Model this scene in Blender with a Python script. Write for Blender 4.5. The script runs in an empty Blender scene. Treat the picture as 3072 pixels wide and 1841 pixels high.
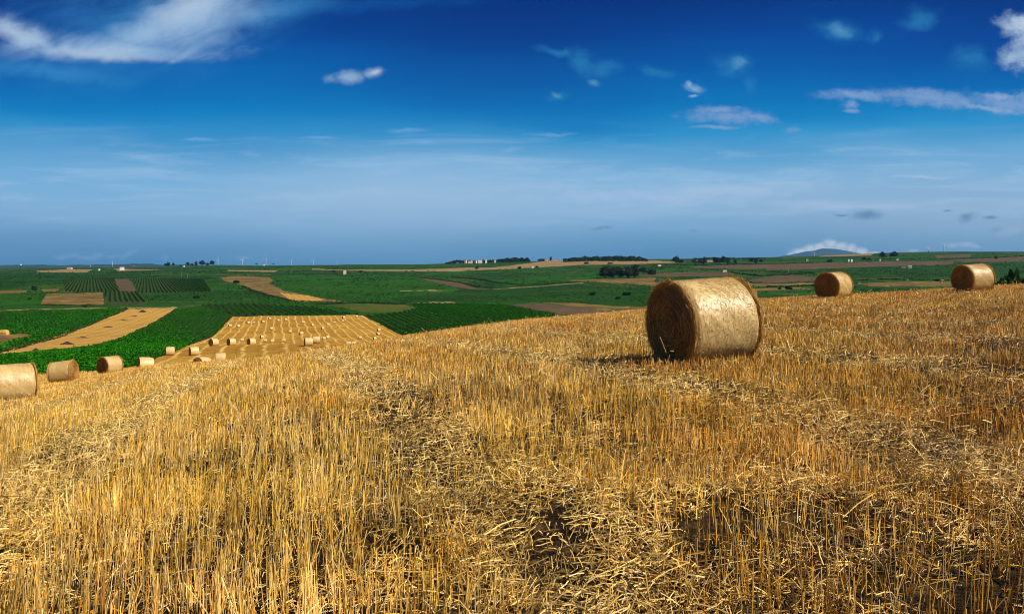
import bpy, math, random
import numpy as np

# ------------------------------------------------------------------ camera, sky, sun, exposure
F = 2411.0                 # focal length in photo pixels (photo is 3072 px wide)
CX, EYEPY = 1536.0, 800.0  # principal column, eye-level row
EYE = 1.65                 # eye height over the ground at the tripod
scene = bpy.context.scene
COL = scene.collection
random.seed(5)
rng = np.random.default_rng(7)

cam_d = bpy.data.cameras.new('camera')
cam = bpy.data.objects.new('camera', cam_d)
COL.objects.link(cam)
cam.location = (0, 0, EYE)
cam.rotation_euler = (math.radians(90), 0, 0)
cam_d.sensor_width = 36
cam_d.lens = F / 3072 * 36
cam_d.shift_y = -(920.5 - EYEPY) / 3072
cam_d.clip_start = 0.05
cam_d.clip_end = 80000
scene.camera = cam

SUN_AZ = math.atan2(0.93, -0.37)     # from +Y towards +X
SUN_EL = math.radians(41)
S = (math.cos(SUN_EL) * math.sin(SUN_AZ), math.cos(SUN_EL) * math.cos(SUN_AZ), math.sin(SUN_EL))
sun_d = bpy.data.lights.new('sun', 'SUN')
sun_d.energy = 5.0
sun_d.angle = math.radians(0.5)
sun_d.color = (1.0, 0.92, 0.77)
sun = bpy.data.objects.new('sun', sun_d)
COL.objects.link(sun)
from mathutils import Vector, Matrix
sun.rotation_euler = Vector(S).to_track_quat('Z', 'Y').to_euler()
sun.location = (40, -20, 60)

vs = scene.view_settings
vs.view_transform = 'Standard'
vs.look = 'None'
scene.cycles.filter_width = 1.0
vs.exposure = 0.4
vs.gamma = 1
vs.use_curve_mapping = False


def lin(c):
    return tuple(((v / 255) / 12.92 if v / 255 <= 0.04045 else (((v / 255) + 0.055) / 1.055) ** 2.4) for v in c)


# node helper ---------------------------------------------------------------------------------
class NT:
    def __init__(self, tree):
        self.t = tree
        self.n = tree.nodes
        self.l = tree.links

    def put(self, sock, v):
        if isinstance(v, bpy.types.NodeSocket):
            self.l.new(v, sock)
        elif v is not None:
            if sock.type == 'RGBA' and len(v) == 3:
                v = (*v, 1)
            sock.default_value = v

    def math(self, op, a, b=None, c=None, clamp=False):
        n = self.n.new('ShaderNodeMath')
        n.operation = op
        n.use_clamp = clamp
        for s, v in zip(n.inputs, (a, b, c)):
            self.put(s, v)
        return n.outputs[0]

    def noise(self, vec, scale, detail=4, rough=0.55, dist=0.0, dims='3D'):
        n = self.n.new('ShaderNodeTexNoise')
        n.noise_dimensions = dims
        self.put(n.inputs['Vector'], vec)
        n.inputs['Scale'].default_value = scale
        n.inputs['Detail'].default_value = detail
        n.inputs['Roughness'].default_value = rough
        n.inputs['Distortion'].default_value = dist
        return n.outputs['Fac']

    def mix(self, fac, a, b, blend='MIX'):
        n = self.n.new('ShaderNodeMix')
        n.data_type = 'RGBA'
        n.blend_type = blend
        n.clamp_factor = True
        self.put(n.inputs[0], fac)
        self.put(n.inputs[6], a)
        self.put(n.inputs[7], b)
        return n.outputs[2]

    def ramp(self, fac, stops, interp='LINEAR'):
        n = self.n.new('ShaderNodeValToRGB')
        r = n.color_ramp
        r.interpolation = interp
        while len(r.elements) < len(stops):
            r.elements.new(0.5)
        for e, (p, c) in zip(r.elements, stops):
            e.position = p
            e.color = (*c, 1) if len(c) == 3 else c
        self.put(n.inputs[0], fac)
        return n.outputs[0]

    def smooth(self, v, a, b):
        n = self.n.new('ShaderNodeMapRange')
        n.interpolation_type = 'SMOOTHSTEP'
        self.put(n.inputs[0], v)
        n.inputs[1].default_value = a
        n.inputs[2].default_value = b
        return n.outputs[0]

    def xyz(self, x, y, z):
        n = self.n.new('ShaderNodeCombineXYZ')
        for s, v in zip(n.inputs, (x, y, z)):
            self.put(s, v)
        return n.outputs[0]


# world: Nishita sky graded towards the polarised deep blue, and the clouds, all by direction ---
world = bpy.data.worlds.new('World')
scene.world = world
world.use_nodes = True
wt = NT(world.node_tree)
wt.n.clear()
wout = wt.n.new('ShaderNodeOutputWorld')
bg = wt.n.new('ShaderNodeBackground')
wt.l.new(bg.outputs[0], wout.inputs[0])
bg.inputs[1].default_value = 0.0765
sky = wt.n.new('ShaderNodeTexSky')
sky.sky_type = 'NISHITA'
sky.sun_disc = False
sky.sun_elevation = SUN_EL
sky.sun_rotation = SUN_AZ
tc = wt.n.new('ShaderNodeTexCoord')
sp = wt.n.new('ShaderNodeSeparateXYZ')
wt.l.new(tc.outputs['Generated'], sp.inputs[0])
dx, dy, dz = sp.outputs
ay = wt.math('MAXIMUM', wt.math('ABSOLUTE', dy), 0.12)
a_ = wt.math('MULTIPLY', wt.math('DIVIDE', dx, ay), F / 1000)      # thousandths of photo px right of centre
b_ = wt.math('MULTIPLY', wt.math('DIVIDE', dz, ay), F / 1000)      # ... above eye level
vec = wt.xyz(a_, b_, 0.0)
# elevation gradient
zs = [(800, (74, 138, 178)), (745, (94, 152, 191)), (690, (116, 168, 208)), (610, (140, 185, 221)),
      (530, (126, 181, 222)), (460, (90, 162, 210)), (405, (44, 146, 203)), (355, (8, 126, 192)), (300, (0, 110, 182)),
      (215, (0, 91, 170)), (110, (0, 69, 151)), (0, (0, 52, 130)), (-600, (0, 42, 112)), (-1600, (4, 46, 114))]
MAXB = 2.4
gn = wt.noise(wt.xyz(wt.math('MULTIPLY', a_, 0.35), wt.math('MULTIPLY', b_, 1.6), 0.0), 2.2, 3, 0.5)
bb = wt.math('ADD', b_, wt.math('MULTIPLY', wt.math('SUBTRACT', gn, 0.5), 0.24))
bb = wt.math('DIVIDE', bb, MAXB, clamp=True)
grad = wt.ramp(bb, [((800 - p) / 1000 / MAXB, lin(c)) for p, c in zs], 'LINEAR')


def gauss(px, py, sx, sy, power=1.0):
    """broad bell in direction space centred on a photo direction"""
    ex = wt.math('DIVIDE', wt.math('SUBTRACT', a_, (px - CX) / 1000), sx / 1000)
    ey = wt.math('DIVIDE', wt.math('SUBTRACT', b_, (EYEPY - py) / 1000), sy / 1000)
    q = wt.math('ADD', wt.math('MULTIPLY', ex, ex), wt.math('MULTIPLY', ey, ey))
    return wt.math('POWER', 2.718, wt.math('MULTIPLY', q, -1.0))


grad = wt.mix(wt.math('MULTIPLY', gauss(1500, 20, 520, 230), 0.55), grad, lin((0, 40, 116)))
grad = wt.mix(wt.math('MULTIPLY', gauss(500, 330, 620, 170), 0.30), grad, lin((0, 116, 188)))
grad = wt.mix(wt.math('MULTIPLY', gauss(1250, 610, 520, 130), 0.60), grad, lin((164, 193, 221)))
grad = wt.mix(wt.math('MULTIPLY', gauss(2900, 640, 760, 130), 0.66), grad, lin((150, 178, 205)))
grad = wt.mix(wt.math('MULTIPLY', gauss(0, 770, 800, 130), 0.40), grad, lin((68, 118, 166)))
hs = wt.n.new('ShaderNodeHueSaturation')
hs.inputs['Saturation'].default_value = 2.2
wt.l.new(sky.outputs[0], hs.inputs['Color'])
base_sky = wt.mix(0.99, wt.mix(1.0, hs.outputs[0], (0.1, 0.1, 0.1), 'MULTIPLY'), grad)

# clouds: warped ellipses
base_sky_clear = base_sky
n1 = wt.n.new('ShaderNodeTexNoise')
wt.put(n1.inputs['Vector'], vec)
n1.inputs['Scale'].default_value = 9
n1.inputs['Detail'].default_value = 6
n1.inputs['Roughness'].default_value = 0.6
wsep = wt.n.new('ShaderNodeSeparateColor')
wt.l.new(n1.outputs['Color'], wsep.inputs[0])
wa = wt.math('ADD', a_, wt.math('MULTIPLY', wt.math('SUBTRACT', wsep.outputs[0], 0.5), 0.10))
wb = wt.math('ADD', b_, wt.math('MULTIPLY', wt.math('SUBTRACT', wsep.outputs[1], 0.5), 0.07))
fine = wt.noise(vec, 38, 5, 0.65)
wisp = wt.noise(wt.xyz(wt.math('MULTIPLY', a_, 0.5), wt.math('MULTIPLY', b_, 1.3), 3.0), 13, 6, 0.62, 0.8)

ragged = wt.math('ADD', wt.math('MULTIPLY', fine, 0.45), wt.math('MULTIPLY', wisp, 0.55))


def cloud(px, py, w, h, rot=0.0, soft=0.6, tex=0.35, texsrc=None, warp=1.0):
    """density 0..1 of one cloud: rotated ellipse, edge eaten by noise"""
    aa = wa if warp == 1.0 else wt.math('ADD', wt.math('MULTIPLY', wa, warp), wt.math('MULTIPLY', a_, 1 - warp))
    b2 = wb if warp == 1.0 else wt.math('ADD', wt.math('MULTIPLY', wb, warp), wt.math('MULTIPLY', b_, 1 - warp))
    ex = wt.math('SUBTRACT', aa, (px - CX) / 1000)
    ey = wt.math('SUBTRACT', b2, (EYEPY - py) / 1000)
    c, s = math.cos(math.radians(rot)), math.sin(math.radians(rot))
    rx = wt.math('ADD', wt.math('MULTIPLY', ex, c * 1000 / w), wt.math('MULTIPLY', ey, s * 1000 / w))
    ry = wt.math('ADD', wt.math('MULTIPLY', ex, -s * 1000 / h), wt.math('MULTIPLY', ey, c * 1000 / h))
    r = wt.math('SQRT', wt.math('ADD', wt.math('MULTIPLY', rx, rx), wt.math('MULTIPLY', ry, ry)))
    t = wt.math('ADD', r, wt.math('MULTIPLY', wt.math('SUBTRACT', texsrc or fine, 0.5), -2 * tex))
    return wt.smooth(t, 1.0 + soft * 0.45, 1.0 - soft * 1.15)


def layer(base, clouds, col, amount, cut=None):
    d = None
    for c in clouds:
        k = cloud(*c[:5], **(c[5] if len(c) > 5 else {}))
        k = wt.math('MULTIPLY', k, c[4 + 2] if len(c) > 6 else 1.0)
        d = k if d is None else wt.math('MAXIMUM', d, k)
    if cut is not None:
        d = wt.math('MULTIPLY', d, cut)
    return wt.mix(wt.math('MULTIPLY', d, amount), base, lin(col))


veil = wt.noise(wt.xyz(wt.math('MULTIPLY', a_, 0.9), wt.math('MULTIPLY', b_, 8.0), 5.0), 2.6, 6, 0.62, 0.6)
band = wt.math('MULTIPLY', wt.smooth(b_, 0.08, 0.20), wt.smooth(b_, 0.46, 0.28))
base_sky = wt.mix(wt.math('MULTIPLY', wt.math('MULTIPLY', wt.smooth(veil, 0.45, 0.75), band), 0.5), base_sky, lin((172, 202, 230)))
# streaky noise for the cirrus, running up to the right
cs_, sn_ = math.cos(math.radians(18)), math.sin(math.radians(18))
ua = wt.math('ADD', wt.math('MULTIPLY', a_, cs_), wt.math('MULTIPLY', b_, sn_))
ub = wt.math('SUBTRACT', wt.math('MULTIPLY', b_, cs_), wt.math('MULTIPLY', a_, sn_))
cir = wt.noise(wt.xyz(wt.math('MULTIPLY', ua, 1.2), wt.math('MULTIPLY', ub, 3.0), 1.0), 4.6, 7, 0.60, 0.5)
W = dict(soft=1.0, tex=0.62, texsrc=cir, warp=0.9)
# big cirrus sweep upper left
base_cut = wt.smooth(wt.math('ADD', b_, wt.math('MULTIPLY', wt.math('SUBTRACT', fine, 0.5), 0.02)), 0.603, 0.628)
base_sky = layer(base_sky, [(470, 70, 400, 150, 10, dict(soft=1.0, tex=0.7, texsrc=cir, warp=0.8)), (150, 215, 260, 32, -4, W), (800, 40, 230, 50, 14, W)], (60, 142, 200), 0.60)
base_sky = layer(base_sky, [(1150, 12, 380, 24, 3, W)], (20, 104, 178), 0.3)
base_sky = layer(base_sky, [(575, 60, 230, 105, 24, W), (110, 128, 170, 46, -22, W), (350, 152, 330, 46, -2, dict(soft=0.9, tex=0.7, texsrc=cir, warp=0.5)), (430, 110, 160, 60, 20, W)], (150, 184, 219), 0.88, base_cut)
base_sky = layer(base_sky, [(50, 105, 110, 30, -16, W), (300, 165, 200, 20, -4, W), (560, 30, 130, 50, 26, W)], (182, 201, 222), 0.7, base_cut)
# small puff left of centre
P = dict(soft=0.85, tex=1.1, texsrc=ragged, warp=0.42)
base_sky = layer(base_sky, [(1050, 232, 52, 22, 0, P), (1118, 222, 34, 18, 12, P), (992, 236, 26, 14, 0, dict(soft=0.8, tex=0.4, warp=0.6), 0.55)], (146, 178, 210), 0.85)
base_sky = layer(base_sky, [(1128, 217, 18, 9, 12, dict(soft=0.8, tex=0.2, warp=0.4))], (182, 198, 218), 0.8)
# teal wisps centre right
Q = dict(soft=1.0, tex=0.75, texsrc=wisp, warp=1.3)
base_sky = layer(base_sky, [(1745, 185, 48, 32, -30, Q), (1815, 200, 42, 26, -10, Q), (1965, 216, 55, 18, -8, Q), (1680, 165, 60, 14, -10, Q),
                            (2205, 195, 52, 30, -10, Q), (2250, 250, 22, 34, 10, Q), (2510, 88, 70, 36, -12, Q),
                            (2765, 58, 62, 32, 12, Q), (2620, 112, 28, 20, 0, Q), (1670, 288, 40, 14, -8, Q), (2900, 180, 55, 40, 0, Q)], (40, 126, 182), 0.68)
base_sky = layer(base_sky, [(2515, 85, 40, 22, -20, Q), (1782, 246, 22, 11, -15, P), (2212, 193, 24, 12, -20, Q), (1668, 285, 18, 8, -20, P)], (100, 160, 202), 0.55)
# white-lilac clouds right
R = dict(soft=0.85, tex=1.3, texsrc=ragged, warp=0.75)
base_sky = layer(base_sky, [(2080, 268, 36, 13, -12, P), (2066, 256, 12, 15, 20, P), (2077, 287, 16, 6, 0, P)], (136, 182, 219), 0.8)
base_sky = layer(base_sky, [(2180, 352, 135, 24, -3, R), (2165, 332, 72, 14, 0, R), (2270, 358, 70, 15, -4, R), (2150, 384, 70, 6, 0, P), (2374, 390, 28, 11, 0, R, 0.6)], (122, 158, 205), 0.9)
base_sky = layer(base_sky, [(2560, 284, 130, 20, -3, R), (2800, 296, 220, 24, -4, R), (3020, 306, 160, 34, -4, R), (2552, 316, 28, 20, 0, R), (2556, 336, 28, 8, 0, P)], (124, 160, 206), 0.9)
base_sky = layer(base_sky, [(2960, 325, 90, 9, -8, R), (3000, 285, 80, 12, -4, R)], (150, 176, 212), 0.7)
base_sky = layer(base_sky, [(3062, 85, 76, 34, -12, R), (3080, 170, 64, 52, 10, R), (3085, 125, 44, 60, 0, R), (3040, 178, 50, 20, 12, R)], (158, 184, 214), 0.92)
base_sky = layer(base_sky, [(3075, 80, 44, 22, -10, R)], (192, 206, 224), 0.8)
# thin streaks near the middle
T = dict(soft=1.0, tex=0.9, texsrc=wisp, warp=0.5)
base_sky = layer(base_sky, [(755, 465, 34, 8, -2, P), (1390, 466, 52, 11, -6, T), (1280, 470, 190, 16, 3, T), (1530, 448, 36, 8, 0, P), (960, 410, 55, 5, 0, T),
                            (1220, 392, 70, 8, 2, T), (590, 420, 60, 6, 2, T), (1278, 424, 34, 6, 0, T), (1650, 404, 70, 6, 3, T), (480, 524, 60, 5, 0, T)], (140, 184, 224), 0.38)
base_sky = layer(base_sky, [(2180, 568, 330, 26, 1, T), (2470, 614, 230, 14, -2, T), (1950, 590, 380, 26, 0, T), (2770, 530, 110, 5, 0, T)], (178, 200, 228), 0.6)
# low cumulus by the horizon, left
LO = dict(soft=1.0, tex=0.9, warp=0.22)
base_sky = layer(base_sky, [(190, 772, 36, 9, 4, LO), (225, 766, 26, 10, 0, LO), (258, 771, 40, 8, 0, LO), (292, 765, 24, 10, 0, LO), (340, 771, 30, 7, 0, LO), (385, 764, 30, 9, 28, LO),
                            (404, 754, 12, 8, 30, LO), (496, 771, 12, 8, 0, LO), (728, 772, 34, 6, 0, LO)], (116, 160, 200), 0.85)
# dark lens clouds right
base_sky = layer(base_sky, [(2604, 646, 50, 15, 4, P), (2528, 643, 20, 4, 0, P), (2905, 649, 40, 15, 10, P), (2848, 630, 16, 5, 5, P), (2976, 653, 22, 7, 4, P),
                            (1800, 686, 36, 7, 2, R, 0.7), (2080, 692, 16, 4, 0, R, 0.5), (2990, 690, 20, 7, 4, P, 0.5)], (94, 134, 172), 0.85)
base_sky = layer(base_sky, [(3040, 690, 60, 18, 10, R), (2905, 735, 32, 8, 0, R)], (160, 184, 206), 0.55)
# bright cap over the far mountain
CP = dict(soft=0.7, tex=0.9, texsrc=ragged, warp=0.3)
base_sky = layer(base_sky, [(2400, 757, 34, 14, 14, CP), (2432, 746, 26, 14, 0, CP), (2462, 741, 24, 13, 0, CP), (2492, 734, 24, 16, 0, CP), (2522, 738, 26, 15, 0, CP),
                            (2552, 745, 26, 15, -10, CP), (2584, 754, 30, 13, -14, CP), (2380, 764, 20, 8, 0, CP), (2480, 750, 90, 14, 0, CP), (2622, 760, 18, 5, 0, CP), (2655, 762, 14, 6, 0, CP)], (206, 217, 226), 0.92)
base_sky = layer(base_sky, [(2860, 738, 18, 7, 0, CP), (2905, 735, 26, 9, 0, CP), (2930, 740, 16, 6, 0, CP), (2740, 752, 18, 6, 0, CP)], (166, 190, 214), 0.7)
front = wt.smooth(dy, 0.05, 0.25)
plain_sky = base_sky_clear
scale10 = wt.mix(1.0, wt.mix(front, plain_sky, base_sky), (10, 10, 10), 'MULTIPLY')
wt.l.new(scale10, bg.inputs[0])

# ------------------------------------------------------------------ terrain
COLS_PX = [-600, 0, 330, 434, 650, 860, 1200, 1540, 1900, 2300, 2700, 3072, 3700]
YS = [6, 10, 15, 25, 35, 50, 60, 80, 105, 130, 150, 200, 270, 350, 450, 600, 800, 1000, 1400, 2000, 2700, 3300, 3900, 5000, 9000, 26000]
TAB = {
    -600: [1575, 1350, 1265, 1218, 1195, 1165, 1146, 1112, 1083, 1064, 1052, 1035, 1013, 982, 945, 909, 881, 864, 840, 824, 814, 810, 808, 806, 804, 802],
    0:    [1551, 1325, 1250, 1206, 1185, 1160, 1146, 1112, 1084, 1064, 1052, 1035, 1013, 982, 945, 909, 881, 864, 840, 824, 814, 809.5, 808, 806, 804, 801.5],
    330:  [1535, 1294, 1213, 1160, 1134, 1121, 1117.5, 1106, 1088, 1066, 1052, 1035, 1012, 982, 945, 909, 881, 864, 840, 822, 809, 804.5, 802.5, 801.5, 803, 801.5],
    434:  [1529, 1282, 1199, 1142, 1112, 1099, 1099, 1114, 1094, 1068, 1050, 1034, 1012, 982, 945, 909, 881, 864, 840, 821, 808.5, 804, 802, 801, 803, 801.5],
    650:  [1519, 1263, 1168, 1108, 1089, 1082, 1090, 1112, 1093, 1062, 1037, 1042, 1022, 985, 945, 909, 881, 864, 840, 820, 807, 800, 797, 799, 803, 801.5],
    860:  [1507, 1246, 1137, 1076, 1060, 1072, 1092, 1101, 1076, 1046, 1031, 1042, 1025, 986, 945, 909, 881, 864, 840, 820, 805, 798, 796, 799, 803, 801.5],
    1200: [1491, 1219, 1105, 1041, 1013.5, 1008, 1040, 1068, 1068, 1042, 1030, 1040, 1026, 986, 945, 909, 881, 864, 840, 819, 803, 796, 793, 796, 802, 801.5],
    1540: [1475, 1205, 1076, 1002, 969, 961, 977, 1013, 1035, 1032, 1028, 1036, 1024, 986, 945, 908, 880, 863, 840, 817, 798, 788, 785, 793, 801, 801.5],
    1900: [1455, 1190, 1065, 972, 941, 928, 938, 984, 1015, 1024, 1024, 1034, 1022, 985, 944, 906, 878, 860, 836, 809, 788, 780, 778, 790, 801, 801.5],
    2300: [1435, 1174, 1041, 945, 911, 893, 897, 950, 995, 1012, 1014, 1026, 1018, 982, 942, 903, 874, 854, 827, 804, 787, 777, 772.5, 782, 798, 801.5],
    2700: [1411, 1150, 1022, 930, 893, 872, 876, 930, 978, 1003, 1008, 1020, 1014, 979, 940, 901, 872, 852, 824, 799, 778, 764, 758, 768, 792, 801.5],
    3072: [1387, 1125, 993, 904, 869, 850, 856, 912, 965, 995, 1002, 1014, 1010, 976, 938, 900, 871, 852, 823, 797, 775, 761, 755, 765, 790, 801.5],
    3700: [1360, 1090, 965, 885, 853, 838, 846, 905, 960, 990, 998, 1012, 1008, 975, 938, 900, 871, 852, 823, 797, 775, 761, 755, 765, 790, 801.5],
}


def pchip(x, y, xq):
    """monotone cubic interpolation; y (n, ...)"""
    x = np.asarray(x, float)
    y = np.asarray(y, float)
    h = np.diff(x)
    hs = h.reshape((-1,) + (1,) * (y.ndim - 1))
    d = np.diff(y, axis=0) / hs
    m = np.zeros_like(y)
    w1 = 2 * hs[1:] + hs[:-1]
    w2 = hs[1:] + 2 * hs[:-1]
    with np.errstate(divide='ignore', invalid='ignore'):
        mm = (w1 + w2) / (w1 / d[:-1] + w2 / d[1:])
    m[1:-1] = np.where(d[:-1] * d[1:] > 0, mm, 0)
    m[0], m[-1] = d[0], d[-1]
    i = np.clip(np.searchsorted(x, xq) - 1, 0, len(x) - 2)
    t = ((xq - x[i]) / h[i]).reshape((-1,) + (1,) * (y.ndim - 1))
    hh = h[i].reshape(t.shape)
    return ((2 * t**3 - 3 * t**2 + 1) * y[i] + (t**3 - 2 * t**2 + t) * hh * m[i]
            + (-2 * t**3 + 3 * t**2) * y[i + 1] + (t**3 - t**2) * hh * m[i + 1])


LY = np.log(np.array(YS, float))
NLY, NPX = 900, 430
lyg = np.linspace(LY[0], LY[-1], NLY)
pxg = np.linspace(-600, 3700, NPX)
_t = np.array([TAB[c] for c in COLS_PX])             # cols x ys
_t = pchip(COLS_PX, _t, pxg)                         # NPX x ys
FINE = pchip(LY, _t.T, lyg)                          # NLY x NPX


def vnoise(x, y, seed=0):
    """smooth value noise, -1..1"""
    xi, yi = np.floor(x).astype(np.int64), np.floor(y).astype(np.int64)
    fx, fy = x - xi, y - yi
    fx, fy = fx * fx * (3 - 2 * fx), fy * fy * (3 - 2 * fy)

    def h(a, b):
        n = (a * 374761393 + b * 668265263 + seed * 974634777) & 0xFFFFFFFF
        n = ((n ^ (n >> 13)) * 1274126177) & 0xFFFFFFFF
        return ((n ^ (n >> 16)) & 0xFFFF) / 32767.5 - 1
    return (h(xi, yi) * (1 - fx) + h(xi + 1, yi) * fx) * (1 - fy) + (h(xi, yi + 1) * (1 - fx) + h(xi + 1, yi + 1) * fx) * fy


def fbm(x, y, seed=0, oct=3):
    s, a = 0, 1.0
    for k in range(oct):
        s = s + a * vnoise(x * 2**k, y * 2**k, seed + k)
        a *= 0.5
    return s / 1.75


def ground_row(px, Y):
    """photo row of the ground under the point at column px and depth Y (Y >= 6)"""
    a = np.clip((np.clip(px, -600, 3700) + 600) / 4300 * (NPX - 1), 0, NPX - 1.001)
    b = np.clip((np.log(np.clip(Y, 6, 26000)) - LY[0]) / (LY[-1] - LY[0]) * (NLY - 1), 0, NLY - 1.001)
    i, j = b.astype(int), a.astype(int)
    fi, fj = b - i, a - j
    return ((FINE[i, j] * (1 - fj) + FINE[i, j + 1] * fj) * (1 - fi) + (FINE[i + 1, j] * (1 - fj) + FINE[i + 1, j + 1] * fj) * fi)


def H(X, Y):
    """height of the land"""
    X = np.asarray(X, float)
    Y = np.asarray(Y, float)
    Yc = np.maximum(Y, 0.5)
    near = 0.05 * X - 0.005 * Y - 0.002 * np.where(X < 0, X * X, 0) * 0.3
    z = EYE - (ground_row(CX + F * X / Yc, Yc) - EYEPY) / F * Yc
    w = np.clip((Y - 4.5) / 3.0, 0, 1)
    w = w * w * (3 - 2 * w)
    z = near * (1 - w) + z * w
    z = z - 0.17 * np.clip((Y - 9) / 13, 0, 1) * np.clip((85 - Y) / 20, 0, 1)      # soil under the stubble tops
    far = np.clip((Y - 350) / 400, 0, 1)
    z = z + far * (fbm(X / 260, Y / 420, 3) * Y * 0.0011) * np.clip(3500 / Yc, 0, 1)
    z = z + np.clip((60 - Y) / 20, 0, 1) * (fbm(X / 1.1, Y / 1.1, 9) * 0.025)
    return z


def proj(X, Y, Z):
    return CX + F * X / Y, EYEPY - F * (Z - EYE) / Y


def at(px, py, ymin=75.0, ymax=20000.0):
    """the point of the land seen at a photo pixel, searched between two depths"""
    Y = np.exp(np.linspace(math.log(ymin), math.log(ymax), 4000))
    X = (px - CX) / F * Y
    d = H(X, Y) - (EYE - (py - EYEPY) / F * Y)
    k = np.where(d > 0)[0]
    k = k[0] if len(k) else int(np.argmax(d))
    return float(X[k]), float(Y[k]), float(H(X[k], Y[k]))


def inpoly(px, py, poly):
    px = np.asarray(px)
    py = np.asarray(py)
    r = np.zeros(px.shape, bool)
    n = len(poly)
    for i in range(n):
        x1, y1 = poly[i]
        x2, y2 = poly[i - 1]
        if y1 == y2:
            continue
        c = ((y1 > py) != (y2 > py)) & (px < (x2 - x1) * (py - y1) / (y2 - y1) + x1)
        r ^= c
    return r


def Z_(ox, oy, k, pts):
    return [(ox + k * x, oy + k * y) for x, y in pts]


def z1(*p): return Z_(0, 720, .3235, p)
def z2(*p): return Z_(600, 720, .3235, p)
def z3(*p): return Z_(1200, 720, .3235, p)
def z4(*p): return Z_(1800, 680, .2831, p)
def z5(*p): return Z_(2300, 680, .3117, p)


STUB_POLY = [(420, 1097), (470, 1074), (560, 1038), (640, 1008), (698, 949), (1085, 945), (1204, 1006), (1330, 1045), (1330, 1150), (380, 1150)]
CROP_POLY = [(534, 924), (618, 922), (700, 949), (640, 1008), (560, 1038), (470, 1074), (420, 1097), (300, 1118), (115, 1131), (0, 1150), (-600, 1190), (-600, 1085),
             (0, 1067), (123, 1055), (226, 1047), (291, 1037), (356, 1018), (479, 959)]
CROP2_POLY = [(-600, 950)] + z1((0, 665), (1180, 640), (700, 835), (0, 1045)) + [(-600, 1080)]
VINE_RIGHT = [(1085, 947), (1198, 937), (1250, 926), (1235, 909), (1368, 911), (1507, 914), (1588, 930), (1669, 943), (1700, 1010), (1400, 1050), (1204, 1030)]
VINE_BACK = [(600, 915), (640, 912), (760, 911), (940, 921), (1020, 935), (1083, 943), (700, 947), (640, 930)]
VINE_F1 = z1((575, 368), (1060, 360), (1110, 480), (610, 482))
VINE_F2 = z1((1220, 370), (1880, 358), (1960, 480), (1290, 492))
VINE_F3 = z1((972, 490), (1270, 482), (1400, 600), (985, 600))

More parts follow.
